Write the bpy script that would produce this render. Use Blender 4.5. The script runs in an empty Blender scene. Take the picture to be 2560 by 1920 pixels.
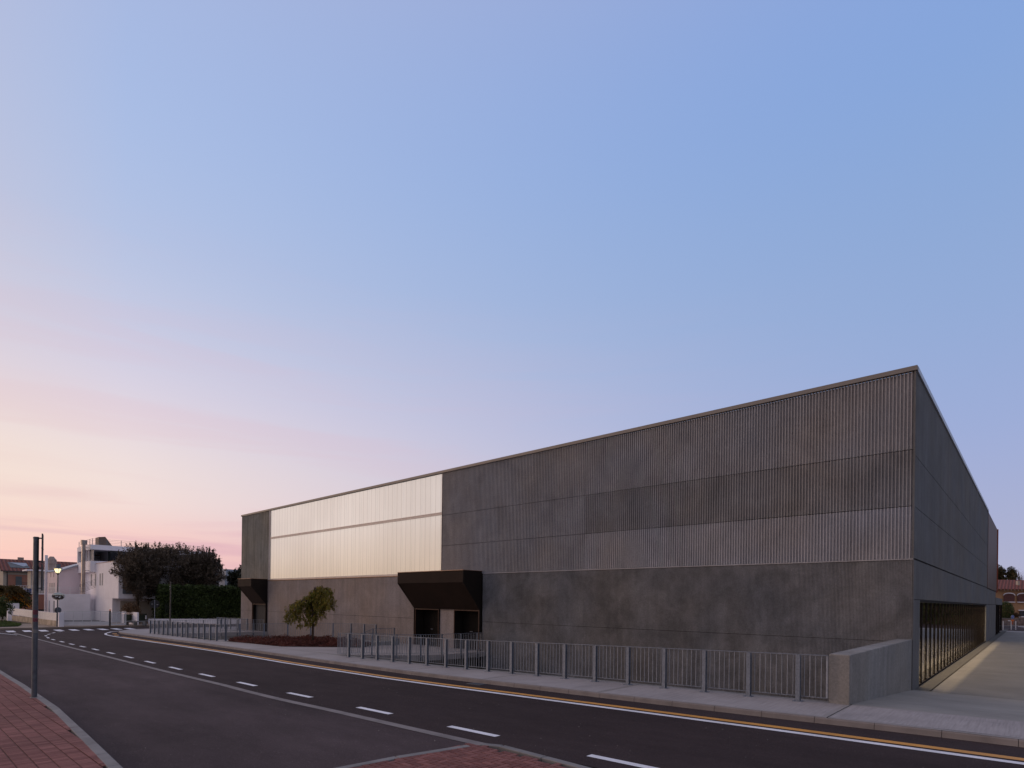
import bpy, math, random
import numpy as np
from mathutils import Vector
random.seed(7); rng = np.random.default_rng(11)
R = math.radians
C = bpy.context.scene.collection
sc = bpy.context.scene
# ------------------------------------------------------------------ camera
CAM = (2.998, -22.8, 2.8); YAW = R(42.566)
cd = bpy.data.cameras.new("camera"); cam = bpy.data.objects.new("camera", cd); C.objects.link(cam)
cd.lens = 1428.5 / 2560 * 36; cd.sensor_width = 36; cd.sensor_fit = 'HORIZONTAL'
cd.shift_y = (1502.4 - 960) / 2560; cd.clip_end = 3000; cd.clip_start = 0.1
cam.location = CAM
import mathutils
cam.rotation_euler = (mathutils.Euler((R(90), 0, YAW)).to_matrix() @ mathutils.Matrix.Rotation(R(0.717), 3, 'Z')).to_euler()
sc.camera = cam
# ------------------------------------------------------------------ world (dusk sky)
GLOW = R(112)       # azimuth of the after-glow, measured from +Y towards -X
SUN_AZ = R(128); SUN_EL = R(7)
wd = bpy.data.worlds.new("World"); sc.world = wd; wd.use_nodes = True
nt = wd.node_tree; nt.nodes.clear(); N = nt.nodes.new; L = nt.links.new
def s2l(c): return tuple(((x/255)/12.92 if x/255 <= .04045 else ((x/255+.055)/1.055)**2.4) for x in c)
def mnode(op, a, b=None, c=None, clamp=False):
    n = N('ShaderNodeMath'); n.operation = op; n.use_clamp = clamp
    for i, v in enumerate((a, b, c)):
        if v is None: continue
        if isinstance(v, (int, float)): n.inputs[i].default_value = v
        else: L(v, n.inputs[i])
    return n.outputs[0]
tc = N('ShaderNodeTexCoord'); sx = N('ShaderNodeSeparateXYZ'); L(tc.outputs['Generated'], sx.inputs[0])
X_, Y_, Z_ = sx.outputs
zc = mnode('MAXIMUM', Z_, 0.0)
hl = mnode('SQRT', mnode('MAXIMUM', mnode('SUBTRACT', 1.0, mnode('MULTIPLY', Z_, Z_)), 1e-4))
def azdot(a):
    d = mnode('ADD', mnode('MULTIPLY', X_, -math.sin(a)), mnode('MULTIPLY', Y_, math.cos(a)))
    return mnode('DIVIDE', d, hl)
def ramp(fac, pts):
    r = N('ShaderNodeValToRGB'); L(fac, r.inputs[0]); e = r.color_ramp.elements
    r.color_ramp.interpolation = 'B_SPLINE'
    for i, (el, c) in enumerate(pts):
        p = math.sin(R(el))
        if i < 2: k = e[i]; k.position = p
        else: k = e.new(p)
        k.color = (*s2l(c), 1)
    return r.outputs[0]
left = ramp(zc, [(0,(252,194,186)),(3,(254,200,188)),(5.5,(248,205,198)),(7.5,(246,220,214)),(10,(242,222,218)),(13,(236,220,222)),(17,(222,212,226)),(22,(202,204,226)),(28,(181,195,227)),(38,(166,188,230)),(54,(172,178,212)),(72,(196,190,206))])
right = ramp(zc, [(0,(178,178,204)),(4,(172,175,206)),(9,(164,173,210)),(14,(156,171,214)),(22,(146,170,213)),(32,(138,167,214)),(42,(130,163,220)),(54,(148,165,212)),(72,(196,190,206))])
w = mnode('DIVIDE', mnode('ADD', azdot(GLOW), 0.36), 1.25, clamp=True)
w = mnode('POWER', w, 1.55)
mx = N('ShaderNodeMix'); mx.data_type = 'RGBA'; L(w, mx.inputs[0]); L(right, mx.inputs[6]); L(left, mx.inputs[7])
# thin high cloud streaks low over the horizon
mp = N('ShaderNodeMapping'); mp.inputs['Scale'].default_value = (1.5, 1.5, 20); L(tc.outputs['Generated'], mp.inputs[0])
nz = N('ShaderNodeTexNoise'); nz.inputs['Scale'].default_value = 1.3; nz.inputs['Detail'].default_value = 5; nz.inputs['Distortion'].default_value = .5; L(mp.outputs[0], nz.inputs['Vector'])
cr = N('ShaderNodeValToRGB'); L(nz.outputs[0], cr.inputs[0]); cr.color_ramp.elements[0].position = .44; cr.color_ramp.elements[1].position = .60
msk = N('ShaderNodeValToRGB'); L(zc, msk.inputs[0]); e = msk.color_ramp.elements
e[0].position = 0.0; e[0].color = (.35,)*3+(1,); e[1].position = .085; e[1].color = (1,)*3+(1,)
k = e.new(.125); k.color = (.6,)*3+(1,); k = e.new(.16); k.color = (.12,)*3+(1,); k = e.new(.24); k.color = (.2,)*3+(1,); k = e.new(.5); k.color = (0,)*3+(1,)
cf = mnode('MULTIPLY', mnode('MULTIPLY', cr.outputs[0], msk.outputs[0]), mnode('MULTIPLY', w, 1.05))
mc = N('ShaderNodeMix'); mc.data_type = 'RGBA'; L(cf, mc.inputs[0]); L(mx.outputs[2], mc.inputs[6]); mc.inputs[7].default_value = (*s2l((222,176,188)), 1)
# the rest of the sky, behind the viewpoint: pinker, more neutral anti-twilight
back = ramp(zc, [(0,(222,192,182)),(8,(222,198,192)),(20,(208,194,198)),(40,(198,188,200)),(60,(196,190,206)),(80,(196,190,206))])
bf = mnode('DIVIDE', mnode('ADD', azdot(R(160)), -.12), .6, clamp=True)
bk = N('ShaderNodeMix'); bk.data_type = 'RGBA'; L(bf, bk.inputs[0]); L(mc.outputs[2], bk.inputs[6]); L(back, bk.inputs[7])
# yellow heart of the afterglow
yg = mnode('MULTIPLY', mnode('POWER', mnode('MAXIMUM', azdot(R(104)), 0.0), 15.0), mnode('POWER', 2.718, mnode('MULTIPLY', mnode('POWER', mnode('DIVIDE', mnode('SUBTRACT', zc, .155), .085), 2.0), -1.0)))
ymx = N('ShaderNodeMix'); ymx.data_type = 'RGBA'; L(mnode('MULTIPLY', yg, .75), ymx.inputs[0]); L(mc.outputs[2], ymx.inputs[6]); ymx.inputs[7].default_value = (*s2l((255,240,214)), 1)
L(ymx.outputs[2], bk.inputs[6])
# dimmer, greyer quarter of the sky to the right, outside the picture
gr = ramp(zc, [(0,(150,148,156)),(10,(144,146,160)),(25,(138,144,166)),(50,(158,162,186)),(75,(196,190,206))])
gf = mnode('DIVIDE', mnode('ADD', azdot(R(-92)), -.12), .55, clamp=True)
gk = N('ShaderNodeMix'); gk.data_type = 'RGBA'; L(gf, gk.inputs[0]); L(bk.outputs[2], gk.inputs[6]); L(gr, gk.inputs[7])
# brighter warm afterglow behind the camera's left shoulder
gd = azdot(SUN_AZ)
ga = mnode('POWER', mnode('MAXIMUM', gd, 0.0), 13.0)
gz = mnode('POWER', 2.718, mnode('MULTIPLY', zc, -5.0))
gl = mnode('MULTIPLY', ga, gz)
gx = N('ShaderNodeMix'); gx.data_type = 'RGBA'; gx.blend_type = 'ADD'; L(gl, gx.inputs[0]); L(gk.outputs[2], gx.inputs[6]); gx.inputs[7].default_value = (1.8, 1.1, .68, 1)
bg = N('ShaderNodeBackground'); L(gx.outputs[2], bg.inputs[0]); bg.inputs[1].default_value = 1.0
ns = N('ShaderNodeTexSky'); ns.sky_type = 'NISHITA'; ns.sun_disc = False; ns.sun_elevation = SUN_EL; ns.sun_rotation = -SUN_AZ
bg2 = N('ShaderNodeBackground'); L(ns.outputs[0], bg2.inputs[0]); bg2.inputs[1].default_value = 0.004
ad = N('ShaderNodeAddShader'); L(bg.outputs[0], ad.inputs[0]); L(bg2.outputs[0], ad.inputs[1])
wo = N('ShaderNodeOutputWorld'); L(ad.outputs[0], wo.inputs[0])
# low, very soft sun remnant
sd = bpy.data.lights.new("sun", 'SUN'); sd.energy = 0.34; sd.angle = R(22); sd.color = (1, .72, .5)
so = bpy.data.objects.new("sun", sd); C.objects.link(so)
dirv = Vector((-math.sin(SUN_AZ)*math.cos(SUN_EL), math.cos(SUN_AZ)*math.cos(SUN_EL), math.sin(SUN_EL)))
so.rotation_euler = dirv.to_track_quat('Z', 'Y').to_euler(); so.location = (-40, -60, 40)
sc.view_settings.view_transform = 'Standard'; sc.view_settings.look = 'None'; sc.view_settings.exposure = 0; sc.view_settings.gamma = 1
sc.cycles.max_bounces = 8; sc.cycles.transparent_max_bounces = 16; sc.cycles.sample_clamp_indirect = 4
# ------------------------------------------------------------------ terrain height
GX = [-300,-90,-60,-50,-40,-35.6,-21,-13.3,-7.7,-3.2,0,20,60]
GZ = [-.45,-.45,-.3,-.2,-.08,-.02,.13,.27,.42,.53,.605,1.0,1.2]
def g(x): return float(np.interp(x, GX, GZ))
def W(px, D):   # a point D metres in front of the photograph's viewpoint, on bearing px
    a = (px - 1280) / 1428.5
    return (CAM[0] + D*(a*math.cos(YAW) - math.sin(YAW)), CAM[1] + D*(a*math.sin(YAW) + math.cos(YAW)))
# ------------------------------------------------------------------ materials
class NT:
    def __init__(s, name):
        s.m = bpy.data.materials.new(name); s.m.use_nodes = True; s.t = s.m.node_tree; s.b = s.t.nodes['Principled BSDF']; s.o = s.t.nodes['Material Output']
        s.co = s.n('ShaderNodeTexCoord').outputs['Object']; s._g = None
    def n(s, ty, **kw):
        x = s.t.nodes.new(ty)
        for k_, v in kw.items(): setattr(x, k_, v)
        return x
    def l(s, a, b): s.t.links.new(a, b)
    def world(s):
        if not s._g: s._g = s.n('ShaderNodeNewGeometry')
        return s._g.outputs['Position']
    def noise(s, scale, stretch=(1,1,1), detail=4, rough=.55, vec=None, dist=0):
        mp = s.n('ShaderNodeMapping'); mp.inputs['Scale'].default_value = stretch; s.l(vec or s.world(), mp.inputs[0])
        z = s.n('ShaderNodeTexNoise'); z.inputs['Scale'].default_value = scale; z.inputs['Detail'].default_value = detail; z.inputs['Roughness'].default_value = rough; z.inputs['Distortion'].default_value = dist
        s.l(mp.outputs[0], z.inputs['Vector']); return z.outputs[0]
    def map(s, v, a, b, c, d):
        r = s.n('ShaderNodeMapRange'); s.l(v, r.inputs[0])
        for i, q in enumerate((a, b, c, d)): r.inputs[i+1].default_value = q
        return r.outputs[0]
    def math(s, op, a, b):
        r = s.n('ShaderNodeMath', operation=op)
        for i, v in enumerate((a, b)):
            if isinstance(v, (int, float)): r.inputs[i].default_value = v
            else: s.l(v, r.inputs[i])
        return r.outputs[0]
    def mulcol(s, col, fac):   # colour * value
        r = s.n('ShaderNodeVectorMath', operation='SCALE')
        if isinstance(col, tuple): r.inputs[0].default_value = col[:3]
        else: s.l(col, r.inputs[0])
        s.l(fac, r.inputs['Scale']); return r.outputs[0]
    def mix(s, f, a, b):
        r = s.n('ShaderNodeMix', data_type='RGBA')
        if isinstance(f, (int, float)): r.inputs[0].default_value = f
        else: s.l(f, r.inputs[0])
        for i, v in ((6, a), (7, b)):
            if isinstance(v, tuple): r.inputs[i].default_value = (*v[:3], 1)
            else: s.l(v, r.inputs[i])
        return r.outputs[2]
    def base(s, c):
        if isinstance(c, tuple): s.b.inputs['Base Color'].default_value = (*c[:3], 1)
        else: s.l(c, s.b.inputs['Base Color'])
    def set(s, rough=.7, metal=0, spec=.5):
        s.b.inputs['Roughness'].default_value = rough; s.b.inputs['Metallic'].default_value = metal; s.b.inputs['Specular IOR Level'].default_value = spec
    def bump(s, h, strength=.3, dist=.01):
        b = s.n('ShaderNodeBump'); b.inputs['Strength'].default_value = strength; b.inputs['Distance'].default_value = dist; s.l(h, b.inputs['Height']); s.l(b.outputs[0], s.b.inputs['Normal'])
def simple(name, col, rough=.7, metal=0, spec=.5, var=.12, scale=3., bump=0, bscale=40):
    m = NT(name); m.set(rough, metal, spec)
    if var: m.base(m.mulcol(col, m.map(m.noise(scale), .3, .7, 1-var, 1+var)))
    else: m.base(col)
    if bump: m.bump(m.noise(bscale), bump, .004)
    return m.m
def concrete(name, col, stain=.28, streak=.22, rough=.85, board=0, holes=False, gloss=.3):
    m = NT(name); m.set(rough, 0, gloss)
    a = m.map(m.noise(.55, detail=8, rough=.68, dist=.4), .32, .68, 1-stain*1.15, 1+stain)
    a2 = m.map(m.noise(2.6, (1,1,.6), detail=6, rough=.7), .3, .7, 1-stain*.45, 1+stain*.45)
    b = m.map(m.noise(3.5, (1,1,.05), detail=4), .3, .7, 1-streak*.6, 1+streak*.6)
    c = m.map(m.noise(18, detail=6, rough=.8), .3, .7, .72, 1.28)
    f = m.math('MULTIPLY', m.math('MULTIPLY', m.math('MULTIPLY', a, a2), b), c)
    m.base(m.mulcol(m.mix(m.map(m.noise(.23, detail=2), .35, .65, 0, 1), (col[0]*.97, col[1], col[2]*1.05), (col[0]*1.04, col[1]*.99, col[2]*.93)), f))
    h = m.noise(60, detail=3)
    if board:
        h2 = m.noise(board, (1,1,.02), detail=2); h = m.math('ADD', h, m.math('MULTIPLY', h2, 2.))
    m.bump(h, .35, .006)
    return m.m
M = {}
M['con_dark'] = concrete('dark_fluted_concrete', (.34,.335,.35), .14, .12)
M['con_low'] = concrete('dark_fine_fluted_concrete', (.228,.226,.232), .30, .12)
M['con_left'] = concrete('fine_board_concrete', (.30,.285,.245), .16, .40, board=9)
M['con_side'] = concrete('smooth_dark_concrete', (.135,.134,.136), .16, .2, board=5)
M['con_light'] = concrete('light_cast_concrete', (.235,.229,.222), .16, .16, board=4)
M['con_wall'] = concrete('grey_cast_concrete', (.22,.21,.195), .22, .2)
M['backing'] = simple('shadow_gap_concrete', (.035,.034,.034), .9)
M['trim'] = simple('roof_edge_metal', (.20,.182,.17), .55, .3, .5, .08, 1.)
M['frame_dark'] = simple('dark_bronze_metal', (.018,.014,.012), .8, .0, .15, .15, 2.)
M['canopy'] = simple('burnished_brown_sheet', (.021,.0125,.0095), .75, .0, .15, .15, 1.2)
M['door'] = simple('black_door_leaf', (.005,.004,.004), .7, 0, .1, .1)
M['copper'] = simple('copper_brown_cladding', (.10,.05,.035), .55, .15, .5, .12, .6)
M['flashing'] = simple('bright_copper_flashing', (.34,.22,.16), .5, .4)
M['door_trim'] = simple('rusty_door_trim', (.065,.032,.022), .6, .1, .3)
M['copper_edge'] = simple('rust_red_edge', (.30,.07,.035), .6, .2, .5, .1)
M['alu'] = simple('glazing_rail_aluminium', (.26,.25,.27), .45, .6)
M['galv'] = simple('galvanised_steel', (.175,.20,.245), .55, .3, .5, .22, 22.)
M['bars'] = simple('galvanised_bars', (.27,.29,.33), .55, .3, .4, .15, 20.)
M['galv_dark'] = simple('dark_galvanised_steel', (.12,.13,.15), .5, .5, .5, .22, 8.)
def poly():
    m = NT('translucent_polycarbonate'); m.set(.3, 0, .45)
    sp = m.n('ShaderNodeSeparateXYZ'); m.l(m.world(), sp.inputs[0])
    fl = m.math('FLOOR', m.math('MULTIPLY', sp.outputs[0], 2.0), 0)
    wn = m.n('ShaderNodeTexWhiteNoise', noise_dimensions='1D'); m.l(fl, wn.inputs['W'])
    fine = m.map(m.noise(6, (6,1,.02), detail=2), .3, .7, .975, 1.025)
    pan = m.math('MULTIPLY', m.map(wn.outputs[0], 0, 1, .97, 1.02), fine)
    fr = m.math('FRACT', m.math('MULTIPLY', sp.outputs[0], 2.0), 0)
    seam = m.map(m.math('ABSOLUTE', m.math('SUBTRACT', fr, .5), 0), .455, .49, 1.0, .55)
    pan = m.math('MULTIPLY', pan, seam)
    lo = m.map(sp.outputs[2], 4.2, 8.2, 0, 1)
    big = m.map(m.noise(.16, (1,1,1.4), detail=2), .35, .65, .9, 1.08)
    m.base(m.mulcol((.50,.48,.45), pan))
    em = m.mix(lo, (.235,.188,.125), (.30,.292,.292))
    m.l(m.mulcol(em, m.math('MULTIPLY', pan, big)), m.b.inputs['Emission Color']); m.b.inputs['Emission Strength'].default_value = 1.0  # emission stands in for hall lighting behind the panels
    m.bump(m.noise(3, (4,1,.05), detail=2), .12, .01)
    return m.m
M['poly'] = poly()
def glass(name, tint=(.74,.70,.66), rough=.015, f0=.12):
    m = NT(name)
    ge = m.n('ShaderNodeNewGeometry'); dt = m.n('ShaderNodeVectorMath', operation='DOT_PRODUCT'); m.l(ge.outputs['Normal'], dt.inputs[0]); m.l(ge.outputs['Incoming'], dt.inputs[1])
    c = m.math('SUBTRACT', 1.0, m.math('ABSOLUTE', dt.outputs['Value'], 0)); fr = m.math('ADD', m.math('MULTIPLY', m.math('POWER', c, 4.0), 1-f0), f0)
    gl = m.n('ShaderNodeBsdfGlossy'); gl.inputs['Roughness'].default_value = rough; gl.inputs[0].default_value = (1,1,1,1)
    tr = m.n('ShaderNodeBsdfTransparent'); tr.inputs[0].default_value = (*tint, 1)
    ms = m.n('ShaderNodeMixShader'); m.l(fr, ms.inputs[0]); m.l(tr.outputs[0], ms.inputs[1]); m.l(gl.outputs[0], ms.inputs[2])
    m.l(ms.outputs[0], m.o.inputs['Surface']); return m.m
M['glass'] = glass('window_glass')
M['glass_dark'] = simple('dark_window_glass', (.02,.024,.03), .08, 0, .8, 0)
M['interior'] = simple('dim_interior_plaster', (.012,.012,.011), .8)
def asphalt(name, col, patch=.2):
    m = NT(name); m.set(.92, 0, .12)
    a = m.map(m.noise(.16, (.35,1.2,1), detail=6, rough=.6), .32, .68, 1-patch, 1+patch)
    a2 = m.map(m.noise(1.3, (.35,1,1), detail=7, rough=.72), .3, .7, .80, 1.2)
    b = m.map(m.noise(70, detail=3, rough=.85), .25, .75, .45, 1.6)
    sp = m.map(m.noise(42, detail=1), .69, .74, 1, 2.6)
    sp2 = m.math('MULTIPLY', sp, b)
    seam = m.map(m.noise(.5, (.12,2.4,1), detail=5, rough=.7), .30, .36, .82, 1.)
    m.base(m.mulcol(col, m.math('MULTIPLY', m.math('MULTIPLY', m.math('MULTIPLY', a, a2), sp2), seam))); m.bump(m.noise(90, detail=3, rough=.8), .8, .01); return m.m
M['asphalt'] = asphalt('worn_asphalt', (.043,.031,.0315))
M['asphalt2'] = asphalt('old_asphalt', (.066,.050,.052), .36)
def paint(name, col):
    m = NT(name); m.set(.6, 0, .4)
    f = m.map(m.noise(1.2, detail=6, rough=.7), .3, .7, .78, 1.1); s = m.map(m.noise(70, detail=3, rough=.7), .3, .5, .6, 1.)
    m.base(m.mulcol(col, m.math('MULTIPLY', f, s))); return m.m
M['white_paint'] = paint('white_road_paint', (.82,.82,.86)); M['yellow_paint'] = paint('ochre_road_paint', (.66,.31,.055))
def broom(name, col, sx=(1,.04,1), edge=1.0):
    m = NT(name); m.set(.85, 0, .3)
    a = m.map(m.noise(.5, detail=6), .3, .7, .86, 1.14)
    st = m.noise(30, sx, detail=3, rough=.7); b = m.map(st, .3, .7, .84, 1.14)
    c = m.map(m.noise(1.6, detail=5, rough=.7), .55, .8, 1., .8)
    m.base(m.mulcol(col, m.math('MULTIPLY', m.math('MULTIPLY', a, b), c))); m.bump(st, .5, .006); return m.m
M['pave'] = broom('broomed_concrete_paving', (.315,.29,.287))
M['pave_smooth'] = simple('smooth_concrete_border', (.27,.25,.24), .8, 0, .3, .1, 1.2, .3)
M['terrace'] = broom('striated_concrete_paving', (.20,.195,.185), (.03,1,1))
M['kerb'] = simple('grey_stone_kerb', (.20,.19,.185), .8, 0, .3, .2, 2.5, .4)
M['kerb_cast'] = simple('cast_concrete_kerb', (.20,.178,.172), .8, 0, .3, .2, 2., .4)  # slightly warmer tone than the grey stone kerb
M['brick'] = None
def bricks(name, island=False):
    m = NT(name); m.set(.85, 0, .25)
    gi = m.n('ShaderNodeNewGeometry').outputs['Random Per Island']
    c = m.mix(gi, (.155,.060,.053), (.245,.104,.090))
    c = m.mulcol(c, m.math('MULTIPLY', m.map(m.noise(.7, detail=5), .3, .7, .82, 1.15), m.map(m.noise(90, detail=2), .3, .7, .8, 1.2)))
    m.base(c); m.bump(m.noise(90), .4, .004); return m.m
M['brick'] = bricks('red_paver'); M['joint'] = simple('dusty_red_bedding', (.085,.042,.036), .95, var=.3, scale=4)
def leafmat(name, a, b, rough=.6, trans=.25):
    m = NT(name); m.set(rough, 0, .3)
    gi = m.n('ShaderNodeNewGeometry').outputs['Random Per Island']
    c = m.mix(gi, a, b); c = m.mulcol(c, m.map(m.noise(.6, detail=3), .3, .7, .65, 1.35)); m.base(c)
    tl = m.n('ShaderNodeBsdfTranslucent'); m.l(c, tl.inputs[0]); ms = m.n('ShaderNodeMixShader'); ms.inputs[0].default_value = trans
    m.l(m.b.outputs[0], ms.inputs[1]); m.l(tl.outputs[0], ms.inputs[2]); m.l(ms.outputs[0], m.o.inputs['Surface']); return m.m
M['leaf_dark'] = leafmat('dark_olive_foliage', (.070,.052,.036), (.155,.118,.082))
M['leaf_hedge'] = leafmat('laurel_hedge_leaves', (.028,.046,.014), (.085,.115,.030))
M['leaf_mag'] = leafmat('glossy_dark_leaves', (.022,.026,.014), (.045,.045,.026), .4)
M['leaf_small'] = leafmat('pinnate_leaves', (.085,.115,.020), (.26,.18,.026))
M['leaf_green'] = leafmat('garden_leaves', (.030,.055,.015), (.080,.095,.028))
M['leaf_lamplight'] = leafmat('lamplight_painted_fronds', (.45,.17,.015), (.8,.36,.03), .6, .4)  # orange light of an unseen street lamp, painted into the frond colour
M['leaf_palm'] = leafmat('palm_fronds', (.05,.04,.014), (.12,.075,.02))
M['leaf_brown'] = leafmat('brown_shrub', (.085,.048,.024), (.15,.085,.04))
M['leaf_autumn'] = leafmat('autumn_leaves', (.022,.032,.012), (.085,.055,.02))
M['twig'] = leafmat('bare_twigs', (.14,.085,.08), (.22,.14,.13))
M['red_cover'] = leafmat('red_ground_cover', (.060,.018,.014), (.17,.055,.040))
M['grass'] = leafmat('grass_blades', (.045,.075,.018), (.09,.125,.03))
M['bark'] = simple('brown_bark', (.060,.040,.028), .9, 0, .3, .3, 6., .6)
M['white_wall'] = simple('white_render', (.86,.82,.85), .85, 0, .3, .07, .6)
M['pink_wall'] = simple('pale_pink_render', (.72,.60,.61), .85, 0, .3, .06, .5)
M['cream_wall'] = simple('cream_render', (.42,.37,.31), .85, 0, .3, .08, .5)
M['peach_wall'] = simple('salmon_render', (.36,.17,.12), .85, 0, .3, .1, .5)
M['orange_wall'] = simple('orange_render', (.42,.235,.125), .85, 0, .3, .08, .4)
M['stained'] = simple('stained_plinth', (.40,.33,.25), .9, 0, .3, .35, 1.6)
def tiles(name, col, axis=1, n=4.):
    m = NT(name); m.set(.8, 0, .3)
    sp = m.n('ShaderNodeSeparateXYZ'); m.l(m.world(), sp.inputs[0])
    s_ = m.math('SINE', m.math('MULTIPLY', sp.outputs[axis], n*6.283), 0)
    m.base(m.mulcol(col, m.math('MULTIPLY', m.map(s_, -1, 1, .62, 1.25), m.map(m.noise(5, detail=4), .3, .7, .75, 1.3)))); m.bump(s_, .8, .06); return m.m
M['tiles'] = tiles('red_clay_tiles', (.17,.060,.045), 1, 1.9)
M['tiles2'] = tiles('old_clay_tiles', (.19,.058,.038), 0, 2.4)
M['shutter'] = simple('grey_blue_shutter', (.20,.21,.24), .6); M['shutter_dark'] = simple('dark_slatted_shutter', (.10,.11,.115), .6)
M['brown_shut'] = simple('dark_red_lattice', (.11,.035,.028), .7, var=.3, scale=9)
M['white_metal'] = simple('white_painted_metal', (.70,.68,.68), .5, 0, .5, .05)
M['slat_dark'] = simple('dark_slat_steel', (.05,.05,.055), .5)
M['black'] = simple('black_plastic', (.012,.012,.014), .6); M['mirror'] = simple('mirror_glass', (.55,.55,.5), .04, 1.0, .5, 0)
M['mirror_rim'] = simple('white_mirror_rim', (.6,.6,.58), .5)
M['chim'] = simple('chimney_masonry', (.36,.29,.25), .9, var=.2); M['blue'] = simple('blue_sign_face', (.02,.09,.42), .4, var=0)
M['stone'] = simple('rubble_stone', (.20,.145,.125), .9, 0, .3, .45, 3., .8, 12)
M['red'] = simple('red_lacquer', (.35,.02,.02), .5, var=0); M['orange'] = simple('orange_lamp_housing', (.7,.16,.02), .5, var=0)
M['blue_roof'] = simple('pale_blue_metal_roof', (.34,.38,.44), .5, .2); M['blue_panel'] = simple('blue_grey_cladding', (.30,.31,.34), .7)
M['pot'] = simple('blue_glazed_pot', (.05,.07,.20), .5); M['lamp_lens'] = None
def emit(name, col, st):
    m = NT(name); m.b.inputs['Emission Color'].default_value = (*col, 1); m.b.inputs['Emission Strength'].default_value = st; m.base(col); return m.m
M['lamp_lens'] = emit('glowing_lamp_lens', (1, .86, .5), 1.3)
M['moat'] = simple('damp_dark_turf', (.030,.030,.018), .95, 0, .2, .5, 2., .8)
# ------------------------------------------------------------------ mesh tools
class MB:
    def __init__(s): s.v = []; s.f = []
    def quad(s, *p):
        b = len(s.v); s.v += [tuple(x) for x in p]; s.f.append(tuple(range(b, b+len(p)))); return s
    def box(s, x0, x1, y0, y1, z0, z1):
        b = len(s.v); s.v += [(x, y, z) for z in (z0, z1) for x, y in ((x0,y0),(x1,y0),(x1,y1),(x0,y1))]
        s.f += [tuple(b+i for i in q) for q in ((0,3,2,1),(4,5,6,7),(0,1,5,4),(1,2,6,5),(2,3,7,6),(3,0,4,7))]; return s
    def obox(s, c, ux, uy, uz, hx, hy, hz):   # oriented box
        c, ux, uy, uz = map(Vector, (c, ux, uy, uz)); b = len(s.v)
        s.v += [tuple(c + ux*hx*i + uy*hy*j + uz*hz*k_) for k_ in (-1, 1) for i, j in ((-1,-1),(1,-1),(1,1),(-1,1))]
        s.f += [tuple(b+i for i in q) for q in ((0,3,2,1),(4,5,6,7),(0,1,5,4),(1,2,6,5),(2,3,7,6),(3,0,4,7))]; return s
    def bar(s, p0, p1, wd_, ht, up=(0,0,1)):   # rectangular bar between two points
        p0, p1 = Vector(p0), Vector(p1); d = p1-p0; l_ = d.length; d.normalize(); side = d.cross(Vector(up))
        if side.length < 1e-4: side = Vector((1,0,0))
        side.normalize(); u = side.cross(d); return s.obox((p0+p1)/2, d, side, u, l_/2, wd_/2, ht/2)
    def tube(s, p0, p1, r0, r1=None, n=10, caps=True):
        r1 = r0 if r1 is None else r1; p0, p1 = Vector(p0), Vector(p1); d = (p1-p0).normalized()
        a = d.orthogonal().normalized(); c = d.cross(a); b = len(s.v)
        for p, r in ((p0, r0), (p1, r1)):
            s.v += [tuple(p + (a*math.cos(t) + c*math.sin(t))*r) for t in (2*math.pi*i/n for i in range(n))]
        s.f += [(b+i, b+(i+1)%n, b+n+(i+1)%n, b+n+i) for i in range(n)]
        if caps: s.f += [tuple(b+i for i in reversed(range(n))), tuple(b+n+i for i in range(n))]
        return s
    def prism(s, poly_, z0, z1, hfun=None):    # vertical prism; hfun gives a height offset by x
        n = len(poly_); b = len(s.v); h = hfun or (lambda x: 0)
        s.v += [(x, y, z0+h(x)) for x, y in poly_] + [(x, y, z1+h(x)) for x, y in poly_]
        s.f += [(b+i, b+(i+1)%n, b+n+(i+1)%n, b+n+i) for i in range(n)] + [tuple(b+n+i for i in range(n)), tuple(b+i for i in reversed(range(n)))]; return s
    def prof(s, poly_, axis, a0, a1):   # polygon in the plane normal to axis x ('x': (y,z)) or y ('y': (x,z))
        n = len(poly_); b = len(s.v)
        for a in (a0, a1): s.v += [((a, p, z) if axis == 'x' else (p, a, z)) for p, z in poly_]
        s.f += [(b+i, b+(i+1)%n, b+n+(i+1)%n, b+n+i) for i in range(n)] + [tuple(b+n+i for i in range(n)), tuple(b+i for i in reversed(range(n)))]; return s
    def build(s, name, mt, parent=None, loc=None, bevel=0, smooth=False, kind=None):
        me = bpy.data.meshes.new(name); off = (0,0,0)
        if parent is not None: off = tuple(parent.get('_o', (0,0,0)))
        elif loc: off = loc
        me.from_pydata([(x-off[0], y-off[1], z-off[2]) for x, y, z in s.v], [], s.f)
        me.materials.append(mt)
        if smooth: me.polygons.foreach_set('use_smooth', [True]*len(me.polygons))
        o = bpy.data.objects.new(name, me); C.objects.link(o)
        if parent is not None:
            o.parent = parent; o['_o'] = list(off)
        else: o.location = off; o['_o'] = list(off)
        if bevel:
            bm_ = o.modifiers.new('bevel', 'BEVEL'); bm_.width = bevel; bm_.segments = 2; bm_.limit_method = 'ANGLE'
        if kind: o['kind'] = kind
        return o
def npmesh(name, V, F, mt, parent=None, loc=(0,0,0)):
    me = bpy.data.meshes.new(name); off = np.array(parent['_o'] if parent is not None else loc)
    V = V - off; k_ = F.shape[1]
    me.vertices.add(len(V)); me.vertices.foreach_set('co', V.ravel())
    me.loops.add(F.size); me.loops.foreach_set('vertex_index', F.ravel().astype(np.int32))
    me.polygons.add(len(F)); me.polygons.foreach_set('loop_start', np.arange(0, F.size, k_, dtype=np.int32))
    me.update(calc_edges=True); me.validate(); me.materials.append(mt)
    o = bpy.data.objects.new(name, me); C.objects.link(o)
    if parent is not None: o.parent = parent
    else: o.location = loc
    o['_o'] = list(map(float, off)); return o
def tag(o, label, cat, group=None, kind=None):
    o['label'] = label; o['category'] = cat
    if group: o['group'] = group
    if kind: o['kind'] = kind
    return o
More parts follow.
